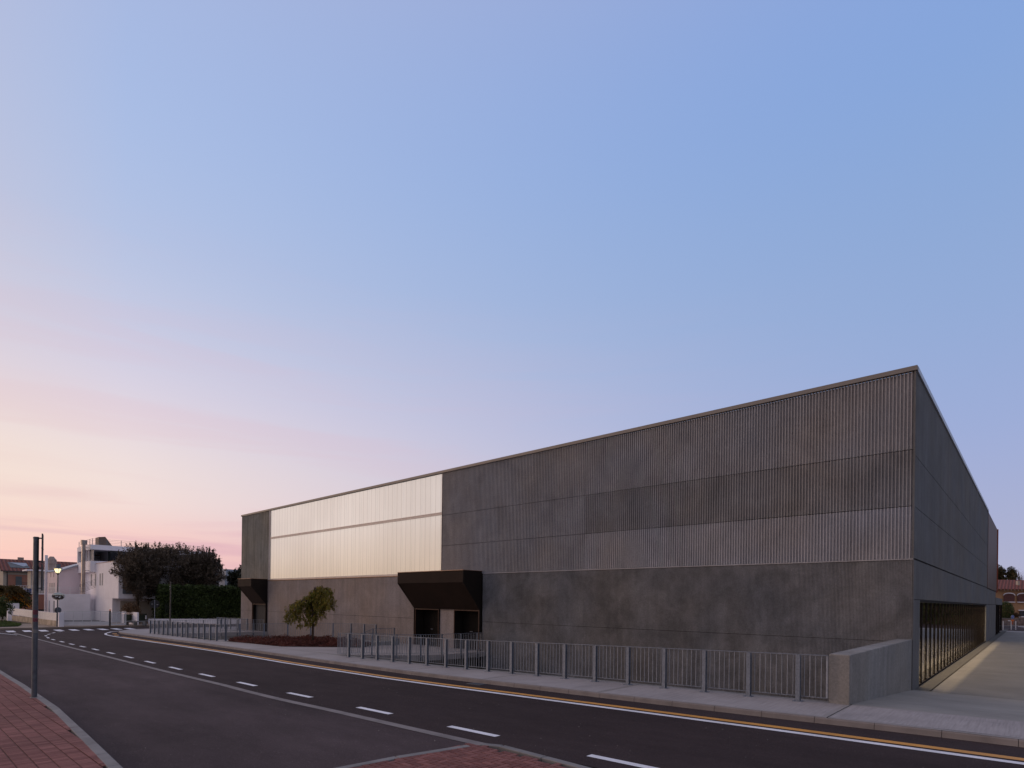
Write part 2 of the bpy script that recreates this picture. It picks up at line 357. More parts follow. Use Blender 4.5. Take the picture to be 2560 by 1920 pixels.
def thing(name, label, cat, loc=(0,0,0), group=None):
    o = bpy.data.objects.new(name, None); C.objects.link(o); o.location = loc; o['_o'] = list(map(float, loc)); o.empty_display_size = .3
    return tag(o, label, cat, group)
def lab(o, t): o['label'] = t; return o
# ------------------------------------------------------------------ ground sheets
ASP = -.12
def gridsheet(name, mt, xs, yfun, zoff, kind='structure', thick=0):
    # strip following the terrain between two y lines; yfun(x) -> (y0,y1)
    mb = MB()
    for a, b in zip(xs[:-1], xs[1:]):
        (a0, a1), (b0, b1) = yfun(a), yfun(b); mb.quad((a,a0,g(a)+zoff),(b,b0,g(b)+zoff),(b,b1,g(b)+zoff),(a,a1,g(a)+zoff))
    o = mb.build(name, mt); o['kind'] = kind; return o
mb = MB()
gx_ = [-1500,-300,-150,-90,-60,-49.6,-40,-30,-21,-13.3,-7.7,-3.2,-.1,20,60,1500]; gy_ = [-1500,-100,-8.4,0.1,100,1500]
for i in range(len(gx_)-1):
    for j in range(len(gy_)-1):
        if gx_[i] >= -49.7 and gx_[i+1] <= -.05 and gy_[j] == -8.4: continue
        def zz(x, y): return (g(x)-.32) if y <= -8.3 else -.5
        a, b, c_, d = gx_[i], gx_[i+1], gy_[j], gy_[j+1]
        mb.quad((a,c_,zz(a,c_)),(b,c_,zz(b,c_)),(b,d,zz(b,d)),(a,d,zz(a,d)))
mb.build('ground', simple('dry_soil', (.10,.085,.06), .95, var=.3, scale=.3)); bpy.data.objects['ground']['kind'] = 'structure'
xs = [-67.6,-63,-60,-55,-50,-45,-40,-35.6,-28,-21,-17,-13.3,-10,-7.7,-5,-3.2,-1.5,0,3,6,10,20,40,80]
gridsheet('road', M['asphalt'], xs, lambda x: (-16.0, -8.6 if x > -59.5 else 60), ASP)
gridsheet('parking_bay', M['asphalt2'], [x for x in xs if x < -3.3] + [-3.3], lambda x: (-45, -16.0), ASP)
# kerb line of the pavement (top outer edge)
KX = [-59.9,-59.6,-58.6,-57.2,-55.6,-53.6,-51.2,-48.4,-40.9,-36.1,-30,-24.1,-18.1,-14,-10.4,-6.3,-3,-.6,0.35,1.1,2.1,2.9,8,20,60]
KY = [-5.8,-6.9,-8.0,-8.75,-9.35,-9.65,-9.75,-9.75,-9.8,-9.8,-9.85,-9.95,-10.15,-10.3,-10.42,-10.5,-10.52,-10.5,-10.45,-10.42,-10.38,-10.4,-10.5,-10.6,-10.7]
def ky(x): return float(np.interp(x, KX, KY))
# pavement slabs
joints = [-51.2,-44.5,-38.8,-33.2,-27.6,-22.6,-18.0,-13.7,-9.6,-5.3,0.0]
mbp = MB(); mbs = MB()
for a, b in zip(joints[:-1], joints[1:]):
    a2, b2 = a+.012, b-.012; n_ = 4
    def rowq(m_, xa, xb, ya, yb, dz):
        for i in range(n_):
            p, q_ = xa+(xb-xa)*i/n_, xa+(xb-xa)*(i+1)/n_
            m_.quad((p,ya(p),g(p)+dz),(q_,ya(q_),g(q_)+dz),(q_,yb(q_),g(q_)+dz),(p,yb(p),g(p)+dz))
    rowq(mbp, a2+.10, b2-.10, lambda x: ky(x)+.14, lambda x: -8.50, 0)
    for (xa, xb, ya, yb) in ((a2, b2, lambda x: ky(x)+.02, lambda x: ky(x)+.14), (a2, b2, lambda x: -8.50, lambda x: -8.40), (a2, a2+.10, lambda x: ky(x)+.14, lambda x: -8.50), (b2-.10, b2, lambda x: ky(x)+.14, lambda x: -8.50)):
        rowq(mbs, xa, xb, ya, yb, 0)
    for xx in (a2, b2): mbs.quad((xx,ky(xx)+.02,g(xx)),(xx,-8.4,g(xx)),(xx,-8.4,g(xx)-.3),(xx,ky(xx)+.02,g(xx)-.3))
o = mbp.build('pavement', M['pave']); o['kind'] = 'structure'; o = mbs.build('pavement_border', M['pave_smooth']); o['kind'] = 'structure'
# moat-side face under the pavement
mb = MB(); mb.box(-49.5, -.1, -8.42, -8.2, -4.3, -.6)
for a, b in zip(joints[:-1], joints[1:]):
    if b < -49: continue
    mb.quad((max(a,-49.5),-8.2,-.62),(b,-8.2,-.62),(b,-8.2,g(b)-.004),(max(a,-49.5),-8.2,g(max(a,-49.5))-.004))
    mb.quad((max(a,-49.5),-8.4,g(max(a,-49.5))-.004),(b,-8.4,g(b)-.004),(b,-8.2,g(b)-.004),(max(a,-49.5),-8.2,g(max(a,-49.5))-.004))
o = mb.build('retaining_wall', M['con_wall']); tag(o, 'grey concrete retaining wall holding up the pavement over the sunken court', 'retaining wall')
# kerb with rounded arris, real step down to the road
mb = MB()
kseg = sorted(set([x for x in np.arange(-51.2, 60, 1.0)] + [0.02]))
def kprof(x, y, z): return [(x, y+.03, z), (x, y+.008, z-.006), (x, y-.008, z-.03), (x, y-.012, z-.06), (x, y-.03, z-.16)]
pts = [(x, y) for x, y in zip(KX[:7], KY[:7])]
for x in np.arange(-50.2, 60, 1.0): pts.append((float(x), ky(float(x))))
for (ax, ay), (bx, by) in zip(pts[:-1], pts[1:]):
    t = .004; pa, pb = kprof(ax+(bx-ax)*t, ay, g(ax)), kprof(bx-(bx-ax)*t, by, g(bx))
    pa = [(p[0]-(by-ay)*.0, p[1], p[2]) for p in pa]
    for i in range(4): mb.quad(pa[i], pb[i], pb[i+1], pa[i+1])
o = mb.build('kerb', M['kerb_cast']); o['kind'] = 'structure'
# corner pavement at the far end (west of the hall)
cpts = [(-51.212,-8.4),(-51.212,ky(-51.2)+.02)] + [(x, y+.02) for x, y in list(zip(KX[:6], KY[:6]))[::-1]] + [(-59.95,-4),(-59.7,60),(-53.6,60),(-53.6,-.3),(-51.212,-.3)]
mb = MB(); b = len(mb.v); mb.quad(*[(x, y, g(x)-.002) for x, y in cpts]); 
for (x0, y0), (x1, y1) in zip(cpts[7:9], cpts[8:10]): mb.quad((x0,y0,g(x0)-.002),(x1,y1,g(x1)-.002),(x1,y1,g(x1)-.3),(x0,y0,g(x0)-.3))
o = mb.build('corner_pavement', M['pave']); o['kind'] = 'structure'
# slab at the far entrance and slab at the middle entrance, planting terrace
def slab(name, poly_, zf, th, mt):
    mb = MB(); n = len(poly_); top = [(x, y, zf(x, y)) for x, y in poly_]; mb.quad(*top)
    for i in range(n):
        a, b_ = top[i], top[(i+1)%n]; mb.quad(a, b_, (b_[0], b_[1], b_[2]-th), (a[0], a[1], a[2]-th))
    mb.quad(*[(x, y, z-th) for x, y, z in reversed(top)])
    o = mb.build(name, mt); o['kind'] = 'structure'; return o
zin = lambda x, y: float(np.interp(y, [-8.4, -5, 0], [g(x)-.003, -.06 if x > -40 else -.2, -.06 if x > -40 else -.22]))
slab('entrance_slab', [(-33.3,-8.395),(-22.2,-8.395),(-21.5,-6.9),(-20.6,-5.0),(-20.0,-3.6),(-19.85,-1.8),(-19.9,-.01),(-33.3,-.01)], lambda x, y: zin(x, y) if x > -26 else zin(x, y)-.0, .28, M['pave'])
slab('far_entrance_slab', [(-51.21,-8.395),(-49.0,-8.395),(-48.5,-5),(-48.0,-2),(-47.5,-.01),(-53.6,-.01),(-51.21,-.3)], lambda x, y: g(x)-.006+(.0 if y<-6 else -.02), .30, M['pave'])
slab('planting_terrace', [(-37.6,-8.395),(-33.31,-8.395),(-33.31,-.8),(-33.9,-.9),(-36.9,-6.8)], lambda x, y: g(x)-.01, .3, M['pave'])
mb = MB(); mb.box(-53.6, .2, -8.4, 0.0, -4.5, -4.15)
o = mb.build('sunken_court_floor', M['moat']); o['kind'] = 'structure'
mb = MB(); mb.prism([(-49.0,-8.2),(-48.5,-5),(-48.0,-2),(-47.5,-.01),(-48.3,-.01),(-49.5,-8.2)], -4.2, -.52); tag(mb.build('retaining_wall', M['con_wall']), 'concrete retaining wall under the slab of the far entrance', 'retaining wall')
mb = MB(); mb.prism([(-22.9,-8.2),(-22.2,-6.9),(-21.3,-5.0),(-20.7,-3.6),(-20.55,-1.8),(-20.6,-.01),(-33.2,-.01),(-33.2,-1),(-34.0,-1.1),(-37.0,-6.9),(-37.5,-8.2)], -4.2, -.36); tag(mb.build('retaining_wall', M['con_wall']), 'concrete retaining wall under the slab of the middle entrance and planting', 'retaining wall')
# terrace and ramp on the right
mb = MB()
for a, b in ((-.02,3),(3,8),(8,20),(20,40)):
    mb.quad((a,-8.39,g(a)),(b,-8.39,g(b)),(b,.35,.0),(a,.35,.0))
o = mb.build('ramp', broom('ramp_concrete', (.25,.24,.222), (.05,1,1))); o['kind'] = 'structure'
mb = MB(); mb.quad((.012,.38,.0),(.42,.38,0),(.42,72,0),(.012,72,0)); o = mb.build('terrace_border', simple('dark_border_slabs', (.07,.066,.055), .8, var=.2)); o['kind'] = 'structure'  # strip along the window, darker than the terrace slabs
mb = MB()
for y0, y1 in ((.38,9.2),(9.23,18.3),(18.33,27.4),(27.43,36.6),(36.63,45.7),(45.73,54),(54.03,63)):
    for x0, x1 in ((.46,6.0),(6.03,12),(12.03,40)): mb.quad((x0,y0,0),(x1,y0,0),(x1,y1,0),(x0,y1,0))
o = mb.build('terrace', M['terrace']); o['kind'] = 'structure'
mb = MB()
for a, b in ((0.0,6.),(6.,20.),(20.,60.)):
    a2 = a+.02
    for x0, x1, y0, y1, m_ in ((a2,b,lambda x: ky(x)+.14,lambda x:-8.5,0),):
        n_ = 6
        for i in range(n_):
            p, q_ = x0+(x1-x0)*i/n_, x0+(x1-x0)*(i+1)/n_
            mb.quad((p,ky(p)+.14,g(p)+.002),(q_,ky(q_)+.14,g(q_)+.002),(q_,-8.5,g(q_)+.002),(p,-8.5,g(p)+.002))
o = mb.build('pavement_right', M['pave']); o['kind'] = 'structure'; o.name = 'pavement'
mb = MB()
for (ya, yb) in ((lambda x: ky(x)+.02, lambda x: ky(x)+.14), (lambda x: -8.5, lambda x: -8.392)):
    for i in range(20):
        p, q_ = .02+i*1.5, .02+(i+1)*1.5; mb.quad((p,ya(p),g(p)),(q_,ya(q_),g(q_)),(q_,yb(q_),g(q_)+.001),(p,yb(p),g(p)+.001))
mb.quad((.02,-10.4,g(0)+.003),(.12,-10.4,g(0)+.003),(.12,-8.45,g(0)+.003),(.02,-8.45,g(0)+.003))
o = mb.build('pavement_border', M['pave_smooth']); o['kind'] = 'structure'
mb = MB(); mb.quad((-3,63.5,-.03),(40,63.5,-.03),(40,68,-.03),(-3,68,-.03)); o = mb.build('terrace_edge', M['pave_smooth']); o['kind'] = 'structure'
mb = MB(); mb.quad((-30,68,-.06),(60,68,-.06),(60,93,-.06),(-30,93,-.06)); o = mb.build('back_road', M['asphalt']); o['kind'] = 'structure'
mb = MB(); mb.quad((-30,93,-.05),(60,93,-.05),(60,140,-.05),(-30,140,-.05)); o = mb.build('back_yard', M['pave']); o['kind'] = 'structure'
# ------------------------------------------------------------------ road markings
def ribbon(mb, pts, wd_, z=ASP+.004):
    P = [Vector((x, y, 0)) for x, y in pts]
    for i in range(len(P)): pass
    offs = []
    for i, p in enumerate(P):
        d = (P[min(i+1, len(P)-1)] - P[max(i-1, 0)]).normalized(); n_ = Vector((-d.y, d.x, 0)); offs.append((p+n_*wd_/2, p-n_*wd_/2))
    for (a, b_), (c_, d) in zip(offs[:-1], offs[1:]):
        mb.quad(*[(q_.x, q_.y, g(q_.x)+z) for q_ in (b_, d, c_, a)])
def dense(pts, step=1.5):
    out = []
    for (x0, y0), (x1, y1) in zip(pts[:-1], pts[1:]):
        n_ = max(1, int(math.hypot(x1-x0, y1-y0)/step)); out += [(x0+(x1-x0)*i/n_, y0+(y1-y0)*i/n_) for i in range(n_)]
    return out+[pts[-1]]
YL = [(-48.4,-10.80),(-40,-10.80),(-29,-10.78),(-22.5,-10.92),(-16.4,-11.14),(-10.4,-11.34),(-5.8,-11.38),(3,-11.41),(40,-11.6)]
mb = MB(); ribbon(mb, dense([(-60.2,-6.6),(-59.3,-8.4),(-57.7,-9.45),(-54.7,-10.5),(-52.6,-10.92),(-50.2,-11.08)]+[(x, y-.30) for x, y in YL]), .165)
o = mb.build('white_edge_line', M['white_paint']); o['kind'] = 'structure'
mb = MB(); ribbon(mb, dense(YL), .20)
ribbon(mb, [(-51.6,-10.45),(-50.6,-10.62)], .3); ribbon(mb, [(-54.2,-9.95),(-53.2,-10.2)], .3)
o = mb.build('ochre_edge_line', M['yellow_paint']); o['kind'] = 'structure'
mb = MB()
cx = [-53.49,-50.38,-47.4,-44.15,-40.88,-37.92,-34.8,-31.6,-28.4,-25.1,-21.8,-18.45,-15.05,-11.6,-7.98,-4.7,-1.4,1.9,5.2]
cy = [-14.6,-14.93,-15.09,-15.13,-15.18,-15.18,-15.19,-15.19,-15.18,-15.2,-15.22,-15.25,-15.28,-15.32,-15.40,-15.46,-15.5,-15.52,-15.55]
for i, (x, y) in enumerate(zip(cx, cy)):
    sl = (cy[min(i+1, 18)]-cy[max(i-1, 0)])/(cx[min(i+1, 18)]-cx[max(i-1, 0)]); ribbon(mb, [(x-.66, y-.66*sl), (x+.66, y+.66*sl)], .145)
ribbon(mb, [(-56.7,-13.85),(-55.6,-14.2)], .13); ribbon(mb, [(-59.3,-13.15),(-58.2,-13.5)], .13); ribbon(mb, [(-61.3,-12.3),(-60.3,-12.75)], .13)
o = mb.build('white_lane_dashes', M['white_paint']); o['kind'] = 'structure'
mb = MB()
for k_ in range(10):
    yy = -6.55 - k_*1.12 if k_ else -6.55
    for xa, xb in ((-65.0,-62.0),): mb.quad(*[(x, y, g(x)+ASP+.004) for x, y in ((xa,yy-.27),(xb,yy-.42),(xb,yy+.14),(xa,yy+.27))])
o = mb.build('zebra_crossing', M['white_paint']); o['kind'] = 'structure'
mb = MB(); ribbon(mb, dense([(-60.5,-15.72),(-53.5,-15.75),(-35,-15.84),(-27,-15.84),(-20.8,-15.84),(-15.3,-15.88),(-11.2,-16.03),(-8.5,-16.04),(-6,-16.08),(-3.45,-16.1)]), .2, ASP+.008)
o = mb.build('gutter_strip', M['kerb_cast']); o['kind'] = 'structure'
mb = MB(); ribbon(mb, [(-66.5,-17.2),(-60.5,-16.6),(-56.5,-15.95)], .12); ribbon(mb, [(-63,-4.4),(-66.8,-1.4)], .12); o = mb.build('faint_white_line', M['white_paint']); o['kind'] = 'structure'
# beige far pavement beyond the crossing
mb = MB(); 
for y0, y1 in ((-60,-13.4),(-13.4,-5),(-5,60)):
    def fx(y): return float(np.interp(y, [-60,-13.4,-3,60], [-67.2,-67.3,-67.6,-68.5]))
    mb.quad((-120 if y1 < -12 else -77,y0,-.30),(fx(y0),y0,-.30),(fx(y1),y1,-.30),(-120 if y1 < -12 else -77,y1,-.30))
    mb.quad((fx(y0),y0,-.30),(fx(y0)+.01,y0,-.5),(fx(y1)+.01,y1,-.5),(fx(y1),y1,-.30))
o = mb.build('far_pavement', simple('beige_paving', (.26,.20,.155), .85, var=.15, scale=.6)); o['kind'] = 'structure'
# ------------------------------------------------------------------ brick paving (near left) and island (near right)
def brickpatch(name, x0, x1, y0, y1, herring, clip):
    mb = MB()
    def br(ax, ay, bx, by):
        cx_, cy_ = (ax+bx)/2, (ay+by)/2
        if not clip(cx_, cy_): return
        z = g(cx_) - .002 + random.uniform(-.0015,.0015); j = .006; t = .004
        a = [(ax+j, ay+j), (bx-j, ay+j), (bx-j, by-j), (ax+j, by-j)]; i_ = [(ax+j+t, ay+j+t), (bx-j-t, ay+j+t), (bx-j-t, by-j-t), (ax+j+t, by-j-t)]
        b = len(mb.v); mb.v += [(x, y, z-.012) for x, y in a] + [(x, y, z) for x, y in i_]
        mb.f += [(b+4,b+5,b+6,b+7)] + [(b+k_, b+(k_+1)%4, b+4+(k_+1)%4, b+4+k_) for k_ in range(4)]
    if herring:
        n_ = int((y1-y0)/.1)+2; m_ = int((x1-x0)/.1)+2
        for j in range(-2, n_):
            for i in range(-2, m_):
                k_ = (i - j) % 4; x, y = x0+i*.1, y0+j*.1
                if k_ == 0: br(x, y, x+.2, y+.1)
                elif k_ == 3: br(x, y, x+.1, y+.2)
    else:
        ny = int((y1-y0)/.2)
        for j in range(ny):
            y = y1-(j+1)*.2; o_ = .05 if j % 2 else 0; nx = int((x1-x0)/.1)
            for i in range(nx): br(x0+i*.1+o_, y, x0+i*.1+o_+.1, y+.2)
    return mb
def kl(x): return float(np.interp(x, [-70,-19,-13.2,-9.1,-6.3], [-20.25,-20.25,-20.36,-20.6,-20.76]))
mb = brickpatch('b', -32, -5.6, -23.6, -20.2, False, lambda x, y: y < kl(x)+.05)
o = mb.build('brick_pavement', M['brick']); o['kind'] = 'structure'
mb = MB()
for a, b in ((-70,-40),(-40,-21),(-21,-13.3),(-13.3,-7.7),(-7.7,-5.6)): mb.quad((a,-30,g(a)-.012),(b,-30,g(b)-.012),(b,kl(b)-.15,g(b)-.012),(a,kl(a)-.15,g(a)-.012))
for a, b in ((-3.7,-3.2),(-3.2,0),(0,20)): mb.quad((a,-30,g(a)-.012),(b,-30,g(b)-.012),(b,-16.6 - max(0,(b+3.2))*.07,g(b)-.012),(a,-16.6 - max(0,(a+3.2))*.07,g(a)-.012))
o = mb.build('paver_bedding', M['joint']); o['kind'] = 'structure'
ik = lambda x: -16.42 - (x+3.2)*.085 if x < 1 else -16.78
mb = brickpatch('i', -3.8, 2.6, -21.5, -16.5, True, lambda x, y: x > -3.62 - (-16.5-y)*.12 and y < ik(x)-.06)
o = mb.build('brick_pavement', M['brick']); o['kind'] = 'structure'
def kerbrun(pts, wd_, name, mt, seg=1.0):
    mb = MB()
    for (x0, y0), (x1, y1) in zip(pts[:-1], pts[1:]):
        l_ = math.hypot(x1-x0, y1-y0); n_ = max(1, round(l_/seg)); d = Vector(((x1-x0)/l_, (y1-y0)/l_, 0)); nn = Vector((-d.y, d.x, 0))
        for i in range(n_):
            a = Vector((x0, y0, 0))+d*(l_*i/n_+.006); b = Vector((x0, y0, 0))+d*(l_*(i+1)/n_-.006)
            c_ = [a+nn*wd_/2, a-nn*wd_/2, b-nn*wd_/2, b+nn*wd_/2]; bb = len(mb.v)
            mb.v += [(p.x, p.y, g(p.x)-.2) for p in c_] + [(p.x, p.y, g(p.x)+.002) for p in c_]
            mb.f += [(bb+4,bb+5,bb+6,bb+7)] + [(bb+k_, bb+(k_+1)%4, bb+4+(k_+1)%4, bb+4+k_) for k_ in range(4)]
    o = mb.build(name, mt, bevel=.012); o['kind'] = 'structure'; return o
kerbrun([(-70,-20.17),(-19,-20.17),(-13.2,-20.28),(-9.1,-20.52),(-5.5,-20.74)], .15, 'kerb', M['kerb'])
kerbrun([(-3.98,-22),(-3.93,-18.8),(-3.82,-17.8),(-3.55,-16.62)], .14, 'kerb', M['kerb'])
kerbrun([(-3.5,-16.42),(-3.15,-16.3),(-1.3,-16.47)], .13, 'kerb', M['kerb'])
kerbrun([(-1.3,-16.48),(1,-16.66),(20,-16.7)], .13, 'kerb', simple('pale_kerb_stone', (.33,.31,.31), .8, var=.15))
# ------------------------------------------------------------------ sports hall
hall = thing('sports_hall', 'large dark fluted concrete sports hall with a long translucent glazed band', 'sports hall', (-26.6, 19, 0))
ZT = 10.67
def ribwall(mb, x0, x1, z0, z1, pitch, depth, y=0.0, back=.14, duty=.5):
    n = max(1, round((x1-x0)/pitch)); p = (x1-x0)/n; pr = []
    for i in range(n):
        a = x0+i*p; pr += [(a, y+depth), (a+p*(.5-duty/2)*.9, y+depth), (a+p*(.5-duty/2)*1.0+p*.1, y), (a+p*(.5+duty/2)-p*.1, y), (a+p*(.5+duty/2)+p*.0, y+depth)]
    pr.append((x1, y+depth)); b = len(mb.v); m_ = len(pr)
    for z in (z0, z1):
        mb.v += [(x, yy, z) for x, yy in pr]
    mb.v += [(x, y+back, z) for z in (z0, z1) for x, yy in pr]
    for i in range(m_-1):
        mb.f += [(b+i, b+i+1, b+m_+i+1, b+m_+i), (b+m_+i, b+m_+i+1, b+3*m_+i+1, b+3*m_+i), (b+2*m_+i, b+2*m_+i+1, b+i+1, b+i)]
    mb.f += [(b+m_*2, b, b+m_, b+3*m_), (b+m_-1, b+3*m_-1, b+4*m_-1, b+2*m_-1)]
GP = .012
J1, J2, J3, J4 = 4.36, 6.11, 7.98, ZT-.11
for zi, (z0, z1) in enumerate(((J1, J2), (J2, J3), (J3, J4))):
    for x0, x1 in ((-23.83, -13.22), (-13.22, -.05)):
        mb = MB(); ribwall(mb, x0+GP, x1-GP, z0+GP, z1-GP, .1035, .075, 0, duty=.46)
        mt = M['con_dark']
        if zi == 1 and x0 > -20: mt = M.setdefault('con_d2', concrete('dark_fluted_concrete_weathered', (.285,.278,.283), .18, .14))
        if zi == 0 and x0 > -20: mt = M.setdefault('con_d3', concrete('fluted_concrete_paler', (.385,.382,.405), .12, .12))
        mb.build('fluted_wall_panel', mt, hall)
mb = MB(); mb.box(-.05, 0, -.004, .14, J1+GP, J4)
mb.build('corner_strip', M['con_side'], hall)
for z0, z1, mt in ((-4.3, 1.60, M['con_low']), (1.60, J1-.03, M['con_low'])):
    for x0, x1 in ((-20.25, -13.22), (-13.22, -.022)):
        mb = MB(); ribwall(mb, x0+.008, x1-.008, z0+.008, z1-.008, .0432, .028, .012, .13); mb.build('fine_fluted_wall_panel', mt, hall)
    mtl = M.setdefault('con_l2', concrete('warm_grey_fine_concrete', (.30,.255,.235), .14, .16, board=7))
    for x0, x1 in ((-53.3, -50.42), (-47.6, -40.46), (-40.46, -33.4), (-33.4, -26.34)):
        mb = MB(); ribwall(mb, x0+.008, x1-.008, z0+.008, z1-.008, .0432, .006, .012, .13); mb.build('fine_fluted_wall_panel', mtl, hall)
mb = MB(); ribwall(mb, -53.3, -47.42, J1+.02, J4, .08, .02, 0); mb.build('fine_fluted_wall_panel', M['con_left'], hall)
mb = MB(); mb.box(-47.40, -47.2, -.02, .14, J1, J4); mb.build('corner_strip', M['con_dark'], hall)
# carcass behind the panels (hollow)
mb = MB(); mb.box(-53.25, -47.25, .14, .4, -4.3, ZT-.1); mb.box(-23.8, -.05, .14, .4, J1-.1, ZT-.1); mb.box(-53.25, -50.45, .15, .4, -4.3, J1); mb.box(-47.58, -26.32, .15, .4, -4.3, J1-.11); mb.box(-20.27, -.05, .15, .4, -4.3, J1-.11); mb.box(-50.4, -47.6, .2, .4, -4.3, -.25); mb.box(-26.3, -20.3, .2, .4, -4.3, -.08); mb.box(-50.4, -47.6, 1.2, 1.4, -.2, 4.3); mb.box(-26.3, -20.3, 1.2, 1.4, -.1, 4.3)
mb.box(-53.25, -53.0, .4, 38, -4.3, ZT-.1); mb.box(-53.25, -20, 37.7, 38, -4.3, ZT-.1)
mb.build('structural_wall', M['backing'], hall)
mb = MB(); mb.box(-53.2, -.3, .15, 37.9, ZT-.35, ZT-.12); mb.build('roof', M['backing'], hall)
# roof edge trim, front and side
mb = MB(); mb.box(-53.38, .04, -.05, .12, ZT-.10, ZT+.05); mb.box(-53.38,-53.2,.12,38,ZT-.1,ZT+.05); mb.build('roof_trim', M['trim'], hall)
mb = MB(); mb.box(-.14, .05, .125, 37.9, ZT-.12, ZT+.048); mb.build('roof_trim', simple('pale_roof_edge_metal', (.50,.52,.56), .4, .5), hall)
# translucent band
gz0, gz1, gzm = 4.50, J4-.03, 8.10
gp = []
for z0, z1 in ((gz0, gzm-.09), (gzm+.09, gz1)):
    mb = MB(); x = -47.12
    nP = 47; st = (47.12-23.88)/nP
    for i in range(nP):
        mb.box(x+.004, x+st-.004, .03+(.004 if i % 2 else 0), .07, z0, z1); x += st
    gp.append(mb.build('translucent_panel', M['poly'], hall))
mb = MB(); mb.box(-47.15, -23.87, -.01, .10, gzm-.085, gzm-.035); mb.box(-47.15, -23.87, .01, .10, gzm-.033, gzm+.035); mb.box(-47.15, -23.87, -.01, .10, gzm+.037, gzm+.085); mb.build('glazing_rail', M['alu'], hall)
mb = MB(); mb.box(-47.18, -23.85, -.045, .13, J1+.02, 4.49); mb.box(-47.19, -47.125, -.005, .10, 4.491, gz1); mb.box(-23.875, -23.84, -.012, .10, 4.491, gz1); mb.build('glazing_sill', M['alu'], hall)
mb = MB(); mb.box(-47.15, -23.86, .09, .12, gz0-.1, gz1+.1); mb.build('glazing_backing', M['backing'], hall)
mb = MB(); mb.box(-47.6, -26.34, -.03, .10, J1-.02, J1+.015); mb.build('copper_flashing', M['flashing'], hall)
mb = MB(); mb.box(-20.25, -.02, -.004, .12, J1-.028, J1+.008); mb.build('ledge', M['con_dark'], hall)
# side (right) facade, smooth
def spanel(y0, y1, z0, z1, mt=None, x=0.0): 
    mb = MB(); mb.box(x-.28, x, y0+.01, y1-.01, z0+.01, z1-.01); return mb.build('smooth_wall_panel', mt or M['con_side'], hall)
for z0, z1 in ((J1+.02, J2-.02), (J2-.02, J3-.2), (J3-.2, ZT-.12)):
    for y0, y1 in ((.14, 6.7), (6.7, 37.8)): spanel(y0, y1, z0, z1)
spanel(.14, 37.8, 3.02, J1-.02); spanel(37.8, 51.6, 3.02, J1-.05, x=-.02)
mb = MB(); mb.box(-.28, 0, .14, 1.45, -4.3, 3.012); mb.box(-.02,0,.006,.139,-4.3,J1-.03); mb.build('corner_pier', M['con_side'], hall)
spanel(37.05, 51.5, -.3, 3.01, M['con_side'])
mb = MB(); mb.box(-.30, -.04, .12, 51.5, J1-.03, J1+.03); mb.box(-.3,-.03,.14,37.7,2.99,3.04); mb.box(-.31,-.05,.2,37.7,J2-.1,J2+.1);mb.box(-.31,-.05,.2,37.7,J3-.3,J3); mb.build('shadow_joint', M['backing'], hall)
# metal clad volume and low entrance wing
mb = MB(); mb.box(-18, .02, 38.0, 52.2, J1, ZT-.1); mb.build('metal_clad_volume', M['copper'], hall)
mb = MB(); mb.box(-.2, .10, 52.2, 52.42, J1-.1, ZT-.08); mb.build('metal_edge', M['copper_edge'], hall)
mb = MB(); mb.box(-18, 0, 51.6, 66, 3.05, 3.75); mb.box(-18, -1.5, 51.6, 66, -.3, 3.04); mb.build('entrance_wing', M['con_side'], hall)
mb = MB()
for y in (51.7, 56, 60, 65.7): MB().box(-.25, -.02, y, y+.25, 0, 3.03).build('entrance_frame', M['frame_dark'], hall)
mb = MB(); mb.box(-.16, -.12, 51.96, 55.99, .02, 3.0); mb.box(-.16, -.12, 56.27, 59.98, .02, 3.0); mb.box(-.16, -.12, 60.27, 65.68, .02, 3.0); mb.build('entrance_glass', M['glass_dark'], hall)
# large side window
mb = MB(); mb.box(-.052, -.042, 1.47, 37.03, .06, 2.92); win = mb.build('window_glass', M['glass'], hall)
mb = MB(); mb.box(-.24, -.012, 1.46, 37.04, -.02, .055); mb.box(-.24, -.02, 1.46, 37.04, 2.93, 2.985); mb.box(-.24,-.02,1.455,1.50,.056,2.93); mb.build('window_frame', M['frame_dark'], hall)
for i in range(29):
    y = 2.2+i*1.19; mb = MB(); mb.box(-.041, -.008, y-.024, y+.024, .057, 2.928); mb.build('mullion', M['frame_dark'], hall)
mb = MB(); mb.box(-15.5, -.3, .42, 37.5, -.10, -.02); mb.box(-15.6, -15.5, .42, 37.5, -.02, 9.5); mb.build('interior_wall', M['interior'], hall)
# ceiling light strip inside the hall, behind the side window
lamp = thing('ceiling_lamp', 'long strip lamp hung inside the hall above the side window', 'lamp', (-5.2, 18.5, 6.2))
mb = MB(); mb.box(-5.35, -5.05, 2, 35, 6.22, 6.32); mb.build('housing', M['white_metal'], lamp)
def strip(x, z, en, tilt, w_=.4):
    al = bpy.data.lights.new('lamp_light', 'AREA'); al.shape = 'RECTANGLE'; al.size = w_; al.size_y = 33; al.energy = en; al.color = (1, .80, .50)
    ao = bpy.data.objects.new('lamp_light', al); C.objects.link(ao); ao.location = (x, 18.7, z); ao.rotation_euler = (0, R(tilt), 0)
strip(-5.2, 6.18, 4800, -55)
lamp2 = thing('ceiling_lamp', 'strip lamp hung inside the hall close behind the wall over the side window', 'lamp', (-1.85, 18.7, 6.9))
MB().box(-2.0, -1.7, 2, 35.2, 6.92, 7.0).build('housing', M['white_metal'], lamp2)
strip(-1.85, 6.88, 5600, -25, .3)
